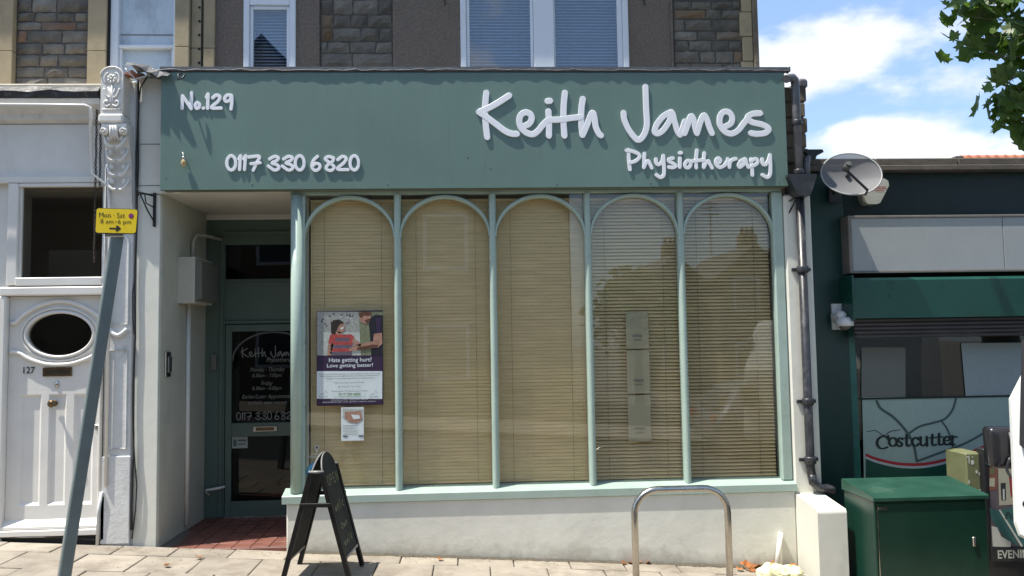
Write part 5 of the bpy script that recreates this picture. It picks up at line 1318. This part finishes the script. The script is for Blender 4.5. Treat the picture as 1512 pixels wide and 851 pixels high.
def qtext(b, u0, u1_, v0, v1_, bold=0.):
    c = qp(u0, v1_); d2 = qp(u1_, v0); skew = qp(u1_, v1_)[1]-c[1]
    text(plate, b, c[0], qp(u1_, v1_)[0], c[1], qp(u0, v0)[1], PYs-.0600, 2, bold, skew=skew)
qtext('Mon · Sat', .08, .70, .17, .37); qtext('8 am', .12, .43, .43, .60); qtext('6 pm', .54, .86, .43, .655); plate.disc(*qp(.487, .53), .004, .004, PYs-.06, 2, 8)
arr = [(.34, .76), (.52, .76), (.49, .69), (.54, .67), (.63, .79), (.54, .91), (.49, .89), (.52, .82), (.34, .82)]
plate.poly([qp(*p) for p in arr], PYs-.06, 2)
c = qp(.845, .28); plate.disc(c[0], c[1], .0165, .0165, PYs-.0600, 3); plate.disc(c[0], c[1], .011, .011, PYs-.0607, 4)
a = math.radians(135); plate.poly([(c[0]+.012*math.cos(a+s), c[1]+.012*math.sin(a+s)) for s in (-.18, .18, PI-.18, PI+.18)], PYs-.0613, 3)
plate.build('plate', [flat_mat('plate_edge', (.05, .045, .03, 1)), m_yellow, m_ink, flat_mat('clearway_red', (.45, .03, .05, 1)), flat_mat('clearway_blue', (.03, .05, .35, 1))], t)
cl_ = ptop-dirp*.08; m = M(); m.box(cl_.x-.06, cl_.x+.06, PYs-.049, PYs-.034, cl_.z-.015, cl_.z+.015, .003); m.build('clamp', m_chrome, t)

# ================================================================== bike stand
SX0, SX1, SYY = 1.165, 1.785, -1.10
def stz(x): return gz(x)
ztop = atz(1010, 722, SYY)
pts = []
R_ = .175; a, b = SX0+.0, SX1
p0 = at(938, 800, SYY); p1 = at(1076, 800, SYY); a, b = p0.x, p1.x
pts = [(a, SYY, gz(a)-.05), (a, SYY, ztop-R_)]+[(a+R_-R_*math.cos(PI/2*k/8), SYY, ztop-R_+R_*math.sin(PI/2*k/8)) for k in range(1, 9)]
pts += [(b-R_+R_*math.sin(PI/2*k/8), SYY, ztop-R_+R_*math.cos(PI/2*k/8)) for k in range(0, 9)]+[(b, SYY, gz(b)-.05)]
m = M(); m.tube(pts, .0245, 18); t = thing('bike_stand', ((a+b)/2, SYY, gz(1.5)), 'stainless steel hoop bicycle stand in front of the shop window', 'bike stand')
m.build('hoop', m_steel, t)
for x in (a, b): M().lathe([(.05, .0), (.05, .006), (.03, .012)], (x, SYY, gz(x)), n=18).build('foot_collar', m_steel, t)

# ================================================================== A-board
t = local(thing('a_board', (-1.165, -.63, gz(-1.165)), 'black folding chalkboard A-sign standing before the window sill', 'sign board', rz=math.radians(-4)))
m_fr = rough_mat('black_stained_wood', (.008, .007, .007, 1), var=.4, scale=20, spec=.25, rough=.55, bump=.25, bdist=.002, bscale=30)
def chalk():
    s = NT('chalkboard'); n = s.noise(5, 8, .65, s.coord((1, 1, .5)))
    s.l(s.mix(s.ramp(n, .35, .7), (.016, .017, .017, 1), (.045, .047, .044, 1)), s.b.inputs['Base Color']); s.b.inputs['Roughness'].default_value = .75; s.b.inputs['Specular IOR Level'].default_value = .25; return s.m
m_ch = chalk(); m_chalk = flat_mat('yellow_chalk', (.26, .27, .13, 1), .9); m_al = flat_mat('pale_edge', (.26, .25, .23, 1), .4)
HA = .90; SP = .25; PW = .215
def panel(sgn, lab):
    # local frame of a panel: u along Y (depth), v up the slope
    botv = Vector((sgn*SP, 0, 0)); topv = Vector((sgn*.035, 0, HA*.90)); n = (topv-botv); L = n.length; n.normalize(); outn = Vector((sgn*n.z, 0, -sgn*n.x)); outn = Vector((sgn*abs(n.z), 0, abs(n.x)))
    def P(u, v, w=0): return botv+Vector((0, u, 0))+n*v+outn*w
    def bar(m, u0, u1, v0, v1, w0, w1):
        vs = [P(u, v, w) for u in (u0, u1) for v in (v0, v1) for w in (w0, w1)]
        m.add(vs, [(0, 1, 3, 2), (4, 6, 7, 5), (0, 4, 5, 1), (2, 3, 7, 6), (0, 2, 6, 4), (1, 5, 7, 3)])
    for s in (-1, 1):
        m = M(); bar(m, s*PW-.02, s*PW+.02, -.004, L-.02, -.016, .016); m.build('leg', m_fr, t)
    m = M(); 
    outl = [(-PW+.021, .17), (PW-.021, .17), (PW-.021, L-.05)]+[((PW-.021)*math.cos(PI*k/16), L-.05+.155*math.sin(PI*k/16)) for k in range(1, 16)]+[(-PW+.021, L-.05)]
    A_ = [P(u, v, .007) for u, v in outl]; B_ = [P(u, v, -.007) for u, v in outl]; N = len(outl)
    m.add(A_+B_, [tuple(range(N)), tuple(range(N, 2*N))]+[(i, (i+1) % N, (i+1) % N+N, i+N) for i in range(N)])
    pn = m.build('chalk_panel', m_ch, t)
    M().tube([P(u, v, 0) for u, v in outl[2:]], .0055, 6, smooth=False).build('pale_edging', m_al, pn)
    m = M(); bar(m, -PW+.021, PW-.021, .155, .172, -.012, .013); m.build('bottom_rail', m_al, t)
    if sgn > 0:
        c = M()
        def ch_(pts, w=.006):
            q = [P(a, b, .0082) for a, b in pts]
            for i in range(len(q)-1):
                d = (q[i+1]-q[i]).normalized(); s = d.cross(outn)*w*.5
                c.add([q[i]-s, q[i+1]-s, q[i+1]+s, q[i]+s], [(0, 1, 2, 3)])
        def word(L_, y0, h, x0, dx):
            x = x0
            for g in L_:
                gl = {'O': [(0, .5), (.3, 1), (.7, .9), (.8, .4), (.5, 0), (.1, .2), (0, .5)], 'P': [(0, 0), (.1, 1), (.7, .9), (.6, .5), (.1, .5)], 'E': [(.7, 1), (.1, .9), (0, .5), (.5, .5), (0, .5), (.05, 0), (.7, .05)], 'N': [(0, 0), (.1, 1), (.7, 0), (.8, 1)],
                      'w': [(0, .7), (.2, 0), (.4, .6), (.6, 0), (.85, .8)], 'e': [(.1, .4), (.6, .5), (.4, .8), (.05, .4), (.5, 0)], 'l': [(.2, 1.2), (.2, 0)], 'c': [(.6, .7), (.1, .6), (.1, .1), (.6, .05)], 'm': [(0, 0), (.1, .7), (.4, 0), (.5, .7), (.8, 0)], 'a': [(.6, .7), (.1, .4), (.3, 0), (.6, .6), (.7, 0)], 'k': [(.1, 1.2), (.1, 0), (.1, .4), (.6, .8), (.1, .4), (.6, 0)]}[g]
                ch_([(x+p[0]*dx*.85, y0+p[1]*h) for p in gl], .007); x += dx
        word('OPEN', .70, .075, -.15, .085); word('welc', .50, .06, -.14, .075); word('ome'.replace('o', 'O'), .36, .045, -.10, .07); word('walk', .24, .05, -.13, .07)
        c.build('chalk_writing', m_chalk, pn)
panel(1, ''); panel(-1, '')
for s in (-1, 1):
    m = M(); m.box(-.115, .115, s*PW-.010+s*.03, s*PW+.010+s*.03, .545, .575, .003); m.build('spreader_bar', m_fr, t)
    M().tube([(-.055, s*PW, HA*.885), (.055, s*PW, HA*.885)], .011, 8).build('hinge', m_al, t)

# ================================================================== van at the right edge
vb = Vector((3.13, -2.30, gz(3.3)-.13)); 
VD = math.radians(38)            # its length points away from the camera, to the right
t = local(thing('parked_van', vb, 'white van parked at the right edge, its black door mirror showing', 'van', rz=VD))
m_vw = rough_mat('white_van_paint', (.78, .79, .76, 1), var=.02, scale=2, rough=.18, bump=0, coat=.5)
# local: front face is the plane x=0 (normal -x), body to +x, y from -1.7 to 0 ; z up
ZB = .93
body = M(); R2_ = .10
prof = []
def van_section(x, inset): return None
yz = [(-.0, ZB+.10), (-.02, ZB+.03), (-.09, ZB), (-1.60, ZB), (-1.67, ZB+.03), (-1.69, ZB+.10), (-1.69, 1.76), (-1.46, 2.28), (-1.36, 2.34), (-.36, 2.34), (-.24, 2.28), (-.0, 1.76)]
secs = [(.0, .035), (.02, .012), (.06, 0.), (2.3, 0.)]
vs = []
for x, ins in secs:
    for y, z in yz:
        cy, cz2 = -.845, 1.6; vs.append((x+(max(0, z-1.5)*.12 if x < .1 else 0), cy+(y-cy)*(1-ins*.9), cz2+(z-cz2)*(1-ins)))
N = len(yz)
body.add(vs, [(i*N+j, i*N+(j+1) % N, (i+1)*N+(j+1) % N, (i+1)*N+j) for i in range(len(secs)-1) for j in range(N)]+[tuple(range(N)), tuple(range(3*N, 4*N))], 0, False)
body.build('body', m_vw, t)
fx = lambda z: max(0, z-1.5)*.12-.006
def scr(y0, y1, z0, z1, off, name, mat, par=None):
    pts = [(y0+.03, z0), (y1-.03, z0), (y1, z0+.03), (y1-.02, z1-.04), (y1-.06, z1), (y0+.06, z1), (y0+.02, z1-.04), (y0, z0+.03)]
    m = M(); m.add([(fx(z)-off, y, z) for y, z in pts]+[(fx(z)+.02, y, z) for y, z in pts], [tuple(range(8))]+[(i, (i+1) % 8, (i+1) % 8+8, i+8) for i in range(8)]); return m.build(name, mat, t)
scr(-1.60, -.07, 1.47, 2.14, .004, 'windscreen_seal', flat_mat('rubber', (.02, .02, .02, 1), .5)); scr(-1.575, -.10, 1.495, 2.115, .010, 'windscreen_trim', flat_mat('pale_trim', (.5, .52, .48, 1), .4)); scr(-1.56, -.115, 1.51, 2.10, .014, 'windscreen', flat_mat('dark_screen', (.05, .06, .055, 1), .05))
M().lathe([(.0, -.022), (.02, -.018), (.024, 0)], (0, -.09, 1.16), 'x', 12).build('indicator', m_black, t)
for y in (-.35, -1.34): M().lathe([(0, -.02), (.09, -.016), (.10, 0)], (0, y, 1.10), 'x', 20).build('headlight', m_chrome, t)
M().box(.05, 2.2, -1.5, -.35, .45, ZB).build('chassis', m_black, t)
for x in (.75, 1.9):
    for y in (-1.60, -.26):
        wl = M(); wl.lathe([(.22, -.10), (.36, -.10), (.40, -.06), (.40, .06), (.36, .10), (.22, .10)], (x, y, .40), 'y', 28); w_ = wl.build('wheel', m_black, t)
        M().lathe([(0, -.05), (.21, -.06), (.22, .06), (0, .05)], (x, y, .40), 'y', 20).build('rim', m_chrome, w_)
# mirror: worked out in world space, then brought into the van's own frame
inv = (Matrix.Translation(vb) @ Matrix.Rotation(VD, 4, 'Z')).inverted()
MYd = -2.15
mq = [at(1449, 627, MYd), at(1492, 627, MYd), at(1492, 691, MYd), at(1456, 690, MYd)]
def mo(u, v, y): a = mq[0].lerp(mq[1], u); b = mq[3].lerp(mq[2], u); c = a.lerp(b, v); return Vector((c.x, y, c.z))
m = M(); ol = []
for (cu, cv, a0) in ((.82, .14, -90), (.84, .90, 0), (.14, .90, 90), (.16, .14, 180)):
    for k in range(5): a = math.radians(a0+k*22.5); ol.append((cu+.15*math.cos(a), cv+.10*math.sin(a)))
lay = [(1.0, .0), (1.0, -.05), (.93, -.075), (.75, -.085)]
vs = []
for s, dy in lay: vs += [mo(.5+(u-.5)*s, .5+(v-.5)*s, MYd+dy) for u, v in ol]
N = len(ol); m.add([inv@v for v in vs], [(i*N+j, i*N+(j+1) % N, (i+1)*N+(j+1) % N, (i+1)*N+j) for i in range(3) for j in range(N)]+[tuple(range(N)), tuple(range(3*N, 4*N))], 0, True)
mir = m.build('door_mirror', rough_mat('black_plastic_shell', (.022, .021, .024, 1), var=.1, rough=.16, bump=.05, bdist=.001, bscale=200), t)
M().tube([inv@mo(.62, .14, MYd-.088), inv@mo(.66, .62, MYd-.10)], .008, 8).build('mirror_groove', m_black, mir)
m = M(); m.tube([inv@Vector(p) for p in crom([mo(.62, .70, MYd-.10), at(1494, 684, MYd-.1), at(1512, 705, MYd-.15), at(1535, 735, -2.35)], 4)], .009, 8)
m.tube([inv@Vector(p) for p in crom([mo(.55, .72, MYd-.10), at(1487, 695, MYd-.1), at(1503, 716, MYd-.15), at(1530, 760, -2.35)], 4)], .009, 8); m.build('mirror_arm', m_black, mir)

# ================================================================== litter by the wall stub
bag = M(); cx, cy = 2.47, -.28; g0 = gz(cx); vs = []
def lump(c, r, seed):
    R = random.Random(seed); n = 26; m_ = 15; vv = []
    for i in range(m_+1):
        th = PI*i/m_
        for k in range(n):
            a = 2*PI*k/n; q = 1+.10*math.sin(3*a+seed)+.08*math.sin(5*a+2*th+seed)+.05*math.sin(9*a-6*th+seed*2)+R.uniform(-.06, .06)
            vv.append((c[0]+r[0]*q*math.sin(th)*math.cos(a), c[1]+r[1]*q*math.sin(th)*math.sin(a), c[2]+r[2]*q*math.cos(th)))
    bag.add(vv, [(i*n+k, i*n+(k+1) % n, (i+1)*n+(k+1) % n, (i+1)*n+k) for i in range(m_) for k in range(n)], 0, False)
lump((cx-.06, cy-.08, g0+.035), (.13, .09, .075), 3); lump((cx+.10, cy-.09, g0+.03), (.10, .08, .065), 5); lump((cx+.0, cy, g0+.03), (.10, .07, .05), 8)
bag.build('crumpled_bag', rough_mat('pale_yellow_bag', (.80, .76, .45, 1), var=.15, scale=9, rough=.4, bump=.7, bdist=.012, bscale=22), loc=(cx, cy, g0), label='crumpled pale yellow plastic bag on the pavement by the wall stub', cat='bag')
# dry leaves
def leaf_outline(): return [(0, -.50), (.03, -.25), (.22, -.42), (.30, -.22), (.52, -.10), (.38, .02), (.50, .26), (.27, .20), (.20, .36), (0, .58), (-.20, .36), (-.27, .20), (-.50, .26), (-.38, .02), (-.52, -.10), (-.30, -.22), (-.22, -.42), (-.03, -.25)]
def leaf_mesh(name, mat, curl, R):
    ol = leaf_outline(); ol = [(x*R.uniform(.85, 1.15), y*R.uniform(.88, 1.12)) for x, y in ol]
    vs = [(0, 0, .0)]+[(x, y, curl*(x*x*1.3+y*y*.6)+R.uniform(-.03, .03)) for x, y in ol]; n = len(ol)
    me = bpy.data.meshes.new(name); me.from_pydata(vs, [], [(0, 1+i, 1+(i+1) % n) for i in range(n)]); me.materials.append(mat); return me
m_dry = rough_mat('dry_leaf', (.36, .13, .035, 1), var=.5, scale=20, rough=.8, bump=.3, objvar=.3)
Rl = random.Random(4)
dry = [leaf_mesh('dry_leaf', m_dry, .7, Rl) for _ in range(3)]
spots = [(2.27, -.16), (2.30, -.19), (2.24, -.13), (2.62, -.17), (2.66, -.20), (2.58, -.12), (2.69, -.14), (1.30, -.10), (1.38, -.08), (1.24, -.12), (1.45, -.09), (2.35, -.10), (-.30, -.18), (-2.2, -.35), (-2.35, -.60), (2.40, -.09), (2.52, -.08), (2.64, -.28), (2.20, -.2)]
ln = ['in the litter beside the bag', 'under the window near the bike stand']
for i, (x, y) in enumerate(spots):
    o = bpy.data.objects.new('dry_leaf', dry[i % 3]); COL.objects.link(o); o.location = (x, y, gz(x)+.012+(.03 if (x > 2.2 and i % 2 == 0) else 0)); s = Rl.uniform(.05, .085)*(1.0 if x > 2 else .7)
    o.scale = (s, s, s); o.rotation_euler = (Rl.uniform(-.5, .9) if x > 2 else Rl.uniform(-.1, .2), Rl.uniform(-.4, .4), Rl.uniform(0, 6))
    lb_ = 'orange dry leaf in the litter around the pale yellow bag' if x > 2.15 and y > -.3 else 'dry leaf at the wall foot under the window, behind the bike stand' if x > 1 else 'dry leaf on the paving left of the bike stand' if x > -1 else 'dry leaf on the paving before the doorway'
    tag(o, lb_, 'leaf', 'dry leaves on the paving')
# grit and chips along the wall foot
gr = M(); Rg = random.Random(11)
for i in range(420):
    x = Rg.uniform(-3.0, 2.7); y = -.08-abs(Rg.gauss(0, .05)) if Rg.random() < .6 else Rg.uniform(-1.0, -.05)
    if -2.65 < x < -1.6 and y > -.05: continue
    s = Rg.uniform(.003, .010); z = gz(x)+.001; a = Rg.uniform(0, 6)
    gr.add([(x+s*math.cos(a), y+s*math.sin(a), z), (x+s*math.cos(a+2.1), y+s*math.sin(a+2.1), z), (x+s*math.cos(a+4.2), y+s*math.sin(a+4.2), z), (x, y, z+s*.6)], [(0, 1, 3), (1, 2, 3), (2, 0, 3)])
gr.build('grit', rough_mat('grit_mix', (.34, .27, .18, 1), var=.6, scale=60, rough=.9, bump=0), kind='stuff')
db = M(); vs = []
for i in range(120):
    x = -1.55+4.25*i/119; a = .012+.012*abs(math.sin(i*1.7))*Rg.random()+.006*Rg.random()
    vs += [(x, -.068, gz(x)+.010+Rg.uniform(0, .008)), (x, -.072-a*1.6, gz(x)+.0015)]
db.add(vs, [(2*i, 2*i+2, 2*i+3, 2*i+1) for i in range(119)])
db.build('dirt_fillet', rough_mat('dark_dirt', (.10, .085, .06, 1), var=.4, scale=40, rough=.95, bump=.5), kind='stuff')

# ================================================================== plane tree
def leafmat(name, c):
    s = NT(name); v = s.noise(3, 4)
    oi = s.n('ShaderNodeObjectInfo'); hs = s.n('ShaderNodeHueSaturation'); s.l(s.mix(s.ramp(v, .35, .65), dk(c, .7), dk(c, 1.3)), hs.inputs['Color']); s.l(s.ramp(oi.outputs['Random'], 0, 1, .75, 1.25), hs.inputs['Value'])
    s.l(hs.outputs[0], s.b.inputs['Base Color']); s.b.inputs['Roughness'].default_value = .45
    tl = s.n('ShaderNodeBsdfTranslucent'); tl.inputs[0].default_value = (c[0]*1.9, c[1]*2.0, c[2]*.9, 1)
    mx = s.n('ShaderNodeMixShader'); mx.inputs[0].default_value = .35; s.l(s.b.outputs[0], mx.inputs[1]); s.l(tl.outputs[0], mx.inputs[2]); s.l(mx.outputs[0], s.o.inputs[0]); return s.m
m_leaf = leafmat('plane_leaf', (.070, .128, .026, 1)); m_bark = rough_mat('plane_bark', (.16, .13, .09, 1), var=.4, scale=4, rough=.85, bump=.5, bdist=.01, bscale=9)
TR = thing('plane_tree', (6.6, -1.9, gz(6.6)), 'plane tree whose lobed leaves hang into the upper right corner', 'tree')
m = M(); b0 = gz(6.6)-.1
m.tube([(6.6, -1.9, b0), (6.58, -1.92, 1.5), (6.5, -2.0, 3.2), (6.3, -2.1, 4.8), (6.1, -2.2, 6.5), (6.0, -2.3, 8.5)], [.26, .21, .18, .15, .10, .05], 14)
trunk = m.build('trunk', m_bark, TR)
ends = []
Rt = random.Random(21)
lm = M()
for (tx, ty, tz) in ((2.2, -2.6, 7.4), (3.4, -.9, 7.6), (4.2, -3.6, 8.0), (1.6, -3.8, 8.0), (5.0, -1.0, 8.2), (3.0, -2.0, 8.6), (8.4, -2.0, 8.0), (7.5, -4.0, 8.4), (6.2, -3.0, 9.4), (4.6, -1.8, 6.8)):
    s0 = Vector((6.3, -2.1, 4.7+Rt.uniform(0, 2))); e = Vector((tx, ty, tz)); mid = (s0+e)/2+Vector((0, 0, .5))
    pts = crom([s0, mid, e], 5); lm.tube(pts, [.09-.075*i/(len(pts)-1) for i in range(len(pts))], 8); ends.append((s0, mid, e))
# the drooping bough whose leaves show in the corner
vis0 = at(1650, -160, -1.5)
lm.tube(crom([Vector((6.4, -2.05, 4.3)), Vector((5.2, -1.7, 5.3)), vis0], 5), [.06-.045*i/10 for i in range(11)], 8)
lm.build('limbs', m_bark, TR)
cr_ = M(); ol = leaf_outline()
lo2 = [ol[0], ol[2], ol[4], ol[6], ol[8], ol[9], ol[10], ol[12], ol[14], ol[16]]
def put_leaf(c, s, mm):
    a, b_, g = Rt.uniform(0, 6.28), Rt.gauss(0, .6), Rt.gauss(0, .6)
    mt = Matrix.Translation(c) @ Matrix.Rotation(a, 4, 'Z') @ Matrix.Rotation(b_, 4, 'X') @ Matrix.Rotation(g, 4, 'Y') @ Matrix.Scale(s, 4)
    mm.add([mt@Vector((x, y, .25*x*x)) for x, y in lo2], [tuple(range(len(lo2)))])
for s0, mid, e in ends:
    for k in range(15):
        q = crom([s0, mid, e], 8)[Rt.randrange(7, 17)]; c0 = q+Vector((Rt.gauss(0, .55), Rt.gauss(0, .45), Rt.gauss(0, .35)))
        if c0.z < 6.1: c0.z = 6.1+Rt.random()*.4
        for j in range(34):
            put_leaf(c0+Vector((Rt.gauss(0, .20), Rt.gauss(0, .20), Rt.gauss(0, .14))), Rt.uniform(.13, .22), cr_)
cr_.build('crown', m_leaf, TR)
# individually visible leaves
lv = [leaf_mesh('leaf', m_leaf, .35, Rt) for _ in range(5)]
vis = []
def spray(path, n, spread, Y):
    P = [at(px, py, Y) for px, py in path]; cp = crom(P, 6)
    M().tube(cp, [.008-.006*i/(len(cp)-1) for i in range(len(cp))], 6).build('twig', m_bark, TR)
    for i in range(n):
        q = cp[int(len(cp)*(i+.5)/n) % len(cp)]; d = Vector((Rt.gauss(0, spread), Rt.gauss(0, .15), Rt.gauss(0, spread)))
        vis.append(q+d)
spray([(1640, -60), (1570, 20), (1480, 30), (1415, 20)], 34, .06, -1.5)
spray([(1600, 0), (1540, 30), (1500, 55), (1450, 50)], 34, .06, -1.35)
spray([(1600, -40), (1520, -10), (1470, 5), (1440, 10)], 30, .06, -1.45)
spray([(1600, 90), (1550, 120), (1510, 150), (1492, 165)], 20, .05, -1.5)
spray([(1640, -20), (1560, 60), (1490, 85), (1430, 62)], 24, .055, -1.45)
spray([(1640, 20), (1580, 50), (1520, 70), (1500, 75)], 18, .08, -1.3)
spray([(1640, -80), (1540, -20), (1460, -10), (1430, -20)], 20, .07, -1.6)
spray([(1640, 60), (1570, 120), (1510, 150), (1478, 168)], 22, .05, -1.4)
spray([(1640, 80), (1560, 150), (1515, 140), (1500, 125)], 16, .055, -1.55)
spray([(1640, 120), (1570, 190), (1530, 220), (1512, 212)], 16, .05, -1.5)
spray([(1600, 130), (1550, 140), (1520, 160), (1495, 185)], 22, .05, -1.45)
spray([(1600, 70), (1540, 90), (1500, 110), (1485, 130)], 14, .05, -1.5)
for px, py in ((1401, 10), (1396, 6), (1408, 54), (1459, 131), (1420, 33)): vis.append(at(px, py, -1.5))
off = WL[TR.name]
for i, p in enumerate(vis):
    o = bpy.data.objects.new('leaf', lv[i % 5]); COL.objects.link(o); o.parent = TR; o.location = p-off
    s = Rt.uniform(.14, .22) if i < len(vis)-5 else .09; o.scale = (s, s, s)
    o.rotation_euler = (Rt.gauss(1.0, .45), Rt.gauss(0, .35), Rt.uniform(-2.2, 2.2)+PI*0)

# ================================================================== across the street (seen in the glass)
m_brick = rough_mat('opposite_stone', (.20, .15, .10, 1), var=.25, scale=3, rough=.9, bump=.5); m_slate = flat_mat('opposite_slate', (.10, .09, .085, 1), .7); m_og = flat_mat('opposite_glass', (.05, .06, .07, 1), .1)
def opp(x0, x1, yf, dep, ez, rz, label, gable=True, chim=True):
    g0 = gz((x0+x1)/2)
    t = thing('opposite_house', ((x0+x1)/2, yf, g0), label, 'house', 'houses across the street'); cx = (x0+x1)/2
    m = M(); 
    m.box(x0, x1, yf-dep, yf, g0-.2, ez)
    if gable: m.add([(x0, yf-.01, ez), (x1, yf-.01, ez), (cx, yf-.01, rz-.15), (x0, yf-.3, ez), (x1, yf-.3, ez), (cx, yf-.3, rz-.15)], [(0, 1, 2), (3, 4, 5), (0, 2, 5, 3), (1, 4, 5, 2)])
    m.build('wall', m_brick, t)
    m = M()
    if gable: m.add([(x0-.3, yf+.2, ez-.2), (cx, yf+.2, rz), (x1+.3, yf+.2, ez-.2), (x0-.3, yf-dep, ez-.2), (cx, yf-dep, rz), (x1+.3, yf-dep, ez-.2)], [(0, 1, 4, 3), (1, 2, 5, 4)])
    else: m.prism([(yf+.3, ez), (yf-dep/2, rz), (yf-dep, ez)], x0-.1, x1+.1, 'x')
    rf = m.build('roof', m_slate, t)
    if chim:
        m = M(); m.box(x1-.9, x1-.1, yf-dep*.5-.4, yf-dep*.5+.4, ez, rz+.9, .03)
        for k in range(3): m.lathe([(.11, 0), (.09, .4)], (x1-.75+k*.25, yf-dep*.5, rz+.9), n=10)
        m.build('chimney', m_brick, rf)
    z = g0+.8
    while z < ez-1.4:
        for k in range(max(1, int((x1-x0)/2.4))):
            a = x0+.6+k*2.4
            w = M().box(a, a+1.2, yf-.02, yf+.06, z, z+1.5, .02).build('window', m_upvc, t)
            M().box(a+.1, a+1.1, yf+.061, yf+.07, z+.1, z+1.4).build('pane', m_og, w)
        z += 2.9
    return t
opp(-16, -9.2, -13.5, 8, 6.2, 9.0, 'stone gabled house across the street, far left of the row'); opp(-9.1, -2.0, -13.5, 8, 6.2, 9.9, 'stone gabled house across the street, facing the left half of the shop')
opp(-1.9, 2.6, -14, 8, 6.6, 8.2, 'flat fronted house across the street, facing the middle arch', gable=False)
opp(8.2, 10.8, -30, 8, 4.3, 5.6, 'small gabled house farther off, beyond the gap in the row'); opp(11, 14.2, -28, 8, 4.4, 5.8, 'small gabled house with a mast, rightmost across the street'); opp(14.5, 20, -27, 8, 5.4, 7.2, 'larger house at the far right across the street')
m = M(); m.tube([(11.6, -31, 5.5), (11.6, -31, 8.2)], .03, 6); 
for z in (7.6, 7.9, 8.1): m.tube([(11.2, -31, z), (12.0, -31, z)], .02, 6)
m.build('roof_aerial', m_black, loc=(11.6, -31, 5.5), label='tall television aerial on the small gabled house across the street', cat='aerial')
tt_ = thing('garden_tree', (5.6, -20, gz(5.6)), 'bushy garden tree across the street, reflected in the fourth pane', 'tree')
m = M(); m.tube([(5.6, -20, gz(5.6)-.1), (5.6, -20, 2.4), (5.7, -20, 3.6)], [.16, .12, .05], 8); m.build('trunk', m_bark, tt_)
c = M()
for k in range(60):
    th, ph = Rt.uniform(0, 6.28), Rt.uniform(-.3, 1.5); r = Rt.uniform(.6, 1)
    c0 = Vector((5.6+1.7*r*math.cos(th)*math.cos(ph), -20+1.5*r*math.sin(th)*math.cos(ph), 1.9+2.0*r*math.sin(ph)))
    for j in range(22): put_leaf(c0+Vector((Rt.gauss(0, .3), Rt.gauss(0, .3), Rt.gauss(0, .25))), Rt.uniform(.16, .3), c)
c.build('crown', m_leaf, tt_)
# silver car across the road
cg = gz(6.2)-.13; t = local(thing('silver_car', (6.4, -8.4, cg), 'silver hatchback parked across the road, seen in the rightmost pane', 'car'))
m_sil = rough_mat('silver_car_paint', (.42, .43, .44, 1), var=.03, rough=.2, metal=.6, bump=0)
side_ = [(-1.95, .35), (-2.0, .75), (-1.85, .95), (-1.55, 1.38), (-.9, 1.46), (.2, 1.42), (.95, .98), (1.8, .86), (2.0, .6), (1.95, .32)]
m = M(); vs = []
for y, k in ((-.80, .0), (-.86, 0), (.86, 0), (.80, 0)): pass
for y, s in ((-.86, .97), (-.80, 1.0), (.80, 1.0), (.86, .97)): vs += [(x*s, y*(1 if z < 1.0 else .84), .35+(z-.35)*s) for x, z in side_]
N = len(side_); m.add(vs, [(i*N+j, i*N+(j+1) % N, (i+1)*N+(j+1) % N, (i+1)*N+j) for i in range(3) for j in range(N)]+[tuple(range(N)), tuple(range(3*N, 4*N))]); m.build('body', m_sil, t)
for y in (.735, -.735): M().prism([(-1.45, 1.0), (-1.35, 1.33), (-.85, 1.39), (.15, 1.35), (.7, 1.0)], y-.02, y+.02, 'y').build('side_window', m_og, t)
M().add([(-1.89, -.6, .98), (-1.89, .6, .98), (-1.62, .55, 1.34), (-1.62, -.55, 1.34)], [(0, 1, 2, 3)]).build('rear_window', m_og, t)
for y in (.70, -.70): M().box(-2.03, -1.93, y-.10, y+.10, .72, .88, .02).build('tail_light', flat_mat('red_lens', (.5, .01, .01, 1), .2), t)
for x in (-1.25, 1.25):
    for y in (.78, -.78): M().lathe([(.0, -.10), (.28, -.10), (.31, -.07), (.31, .07), (.28, .10), (0, .1)], (x, y, .31), 'y', 20).build('wheel', m_black, t)
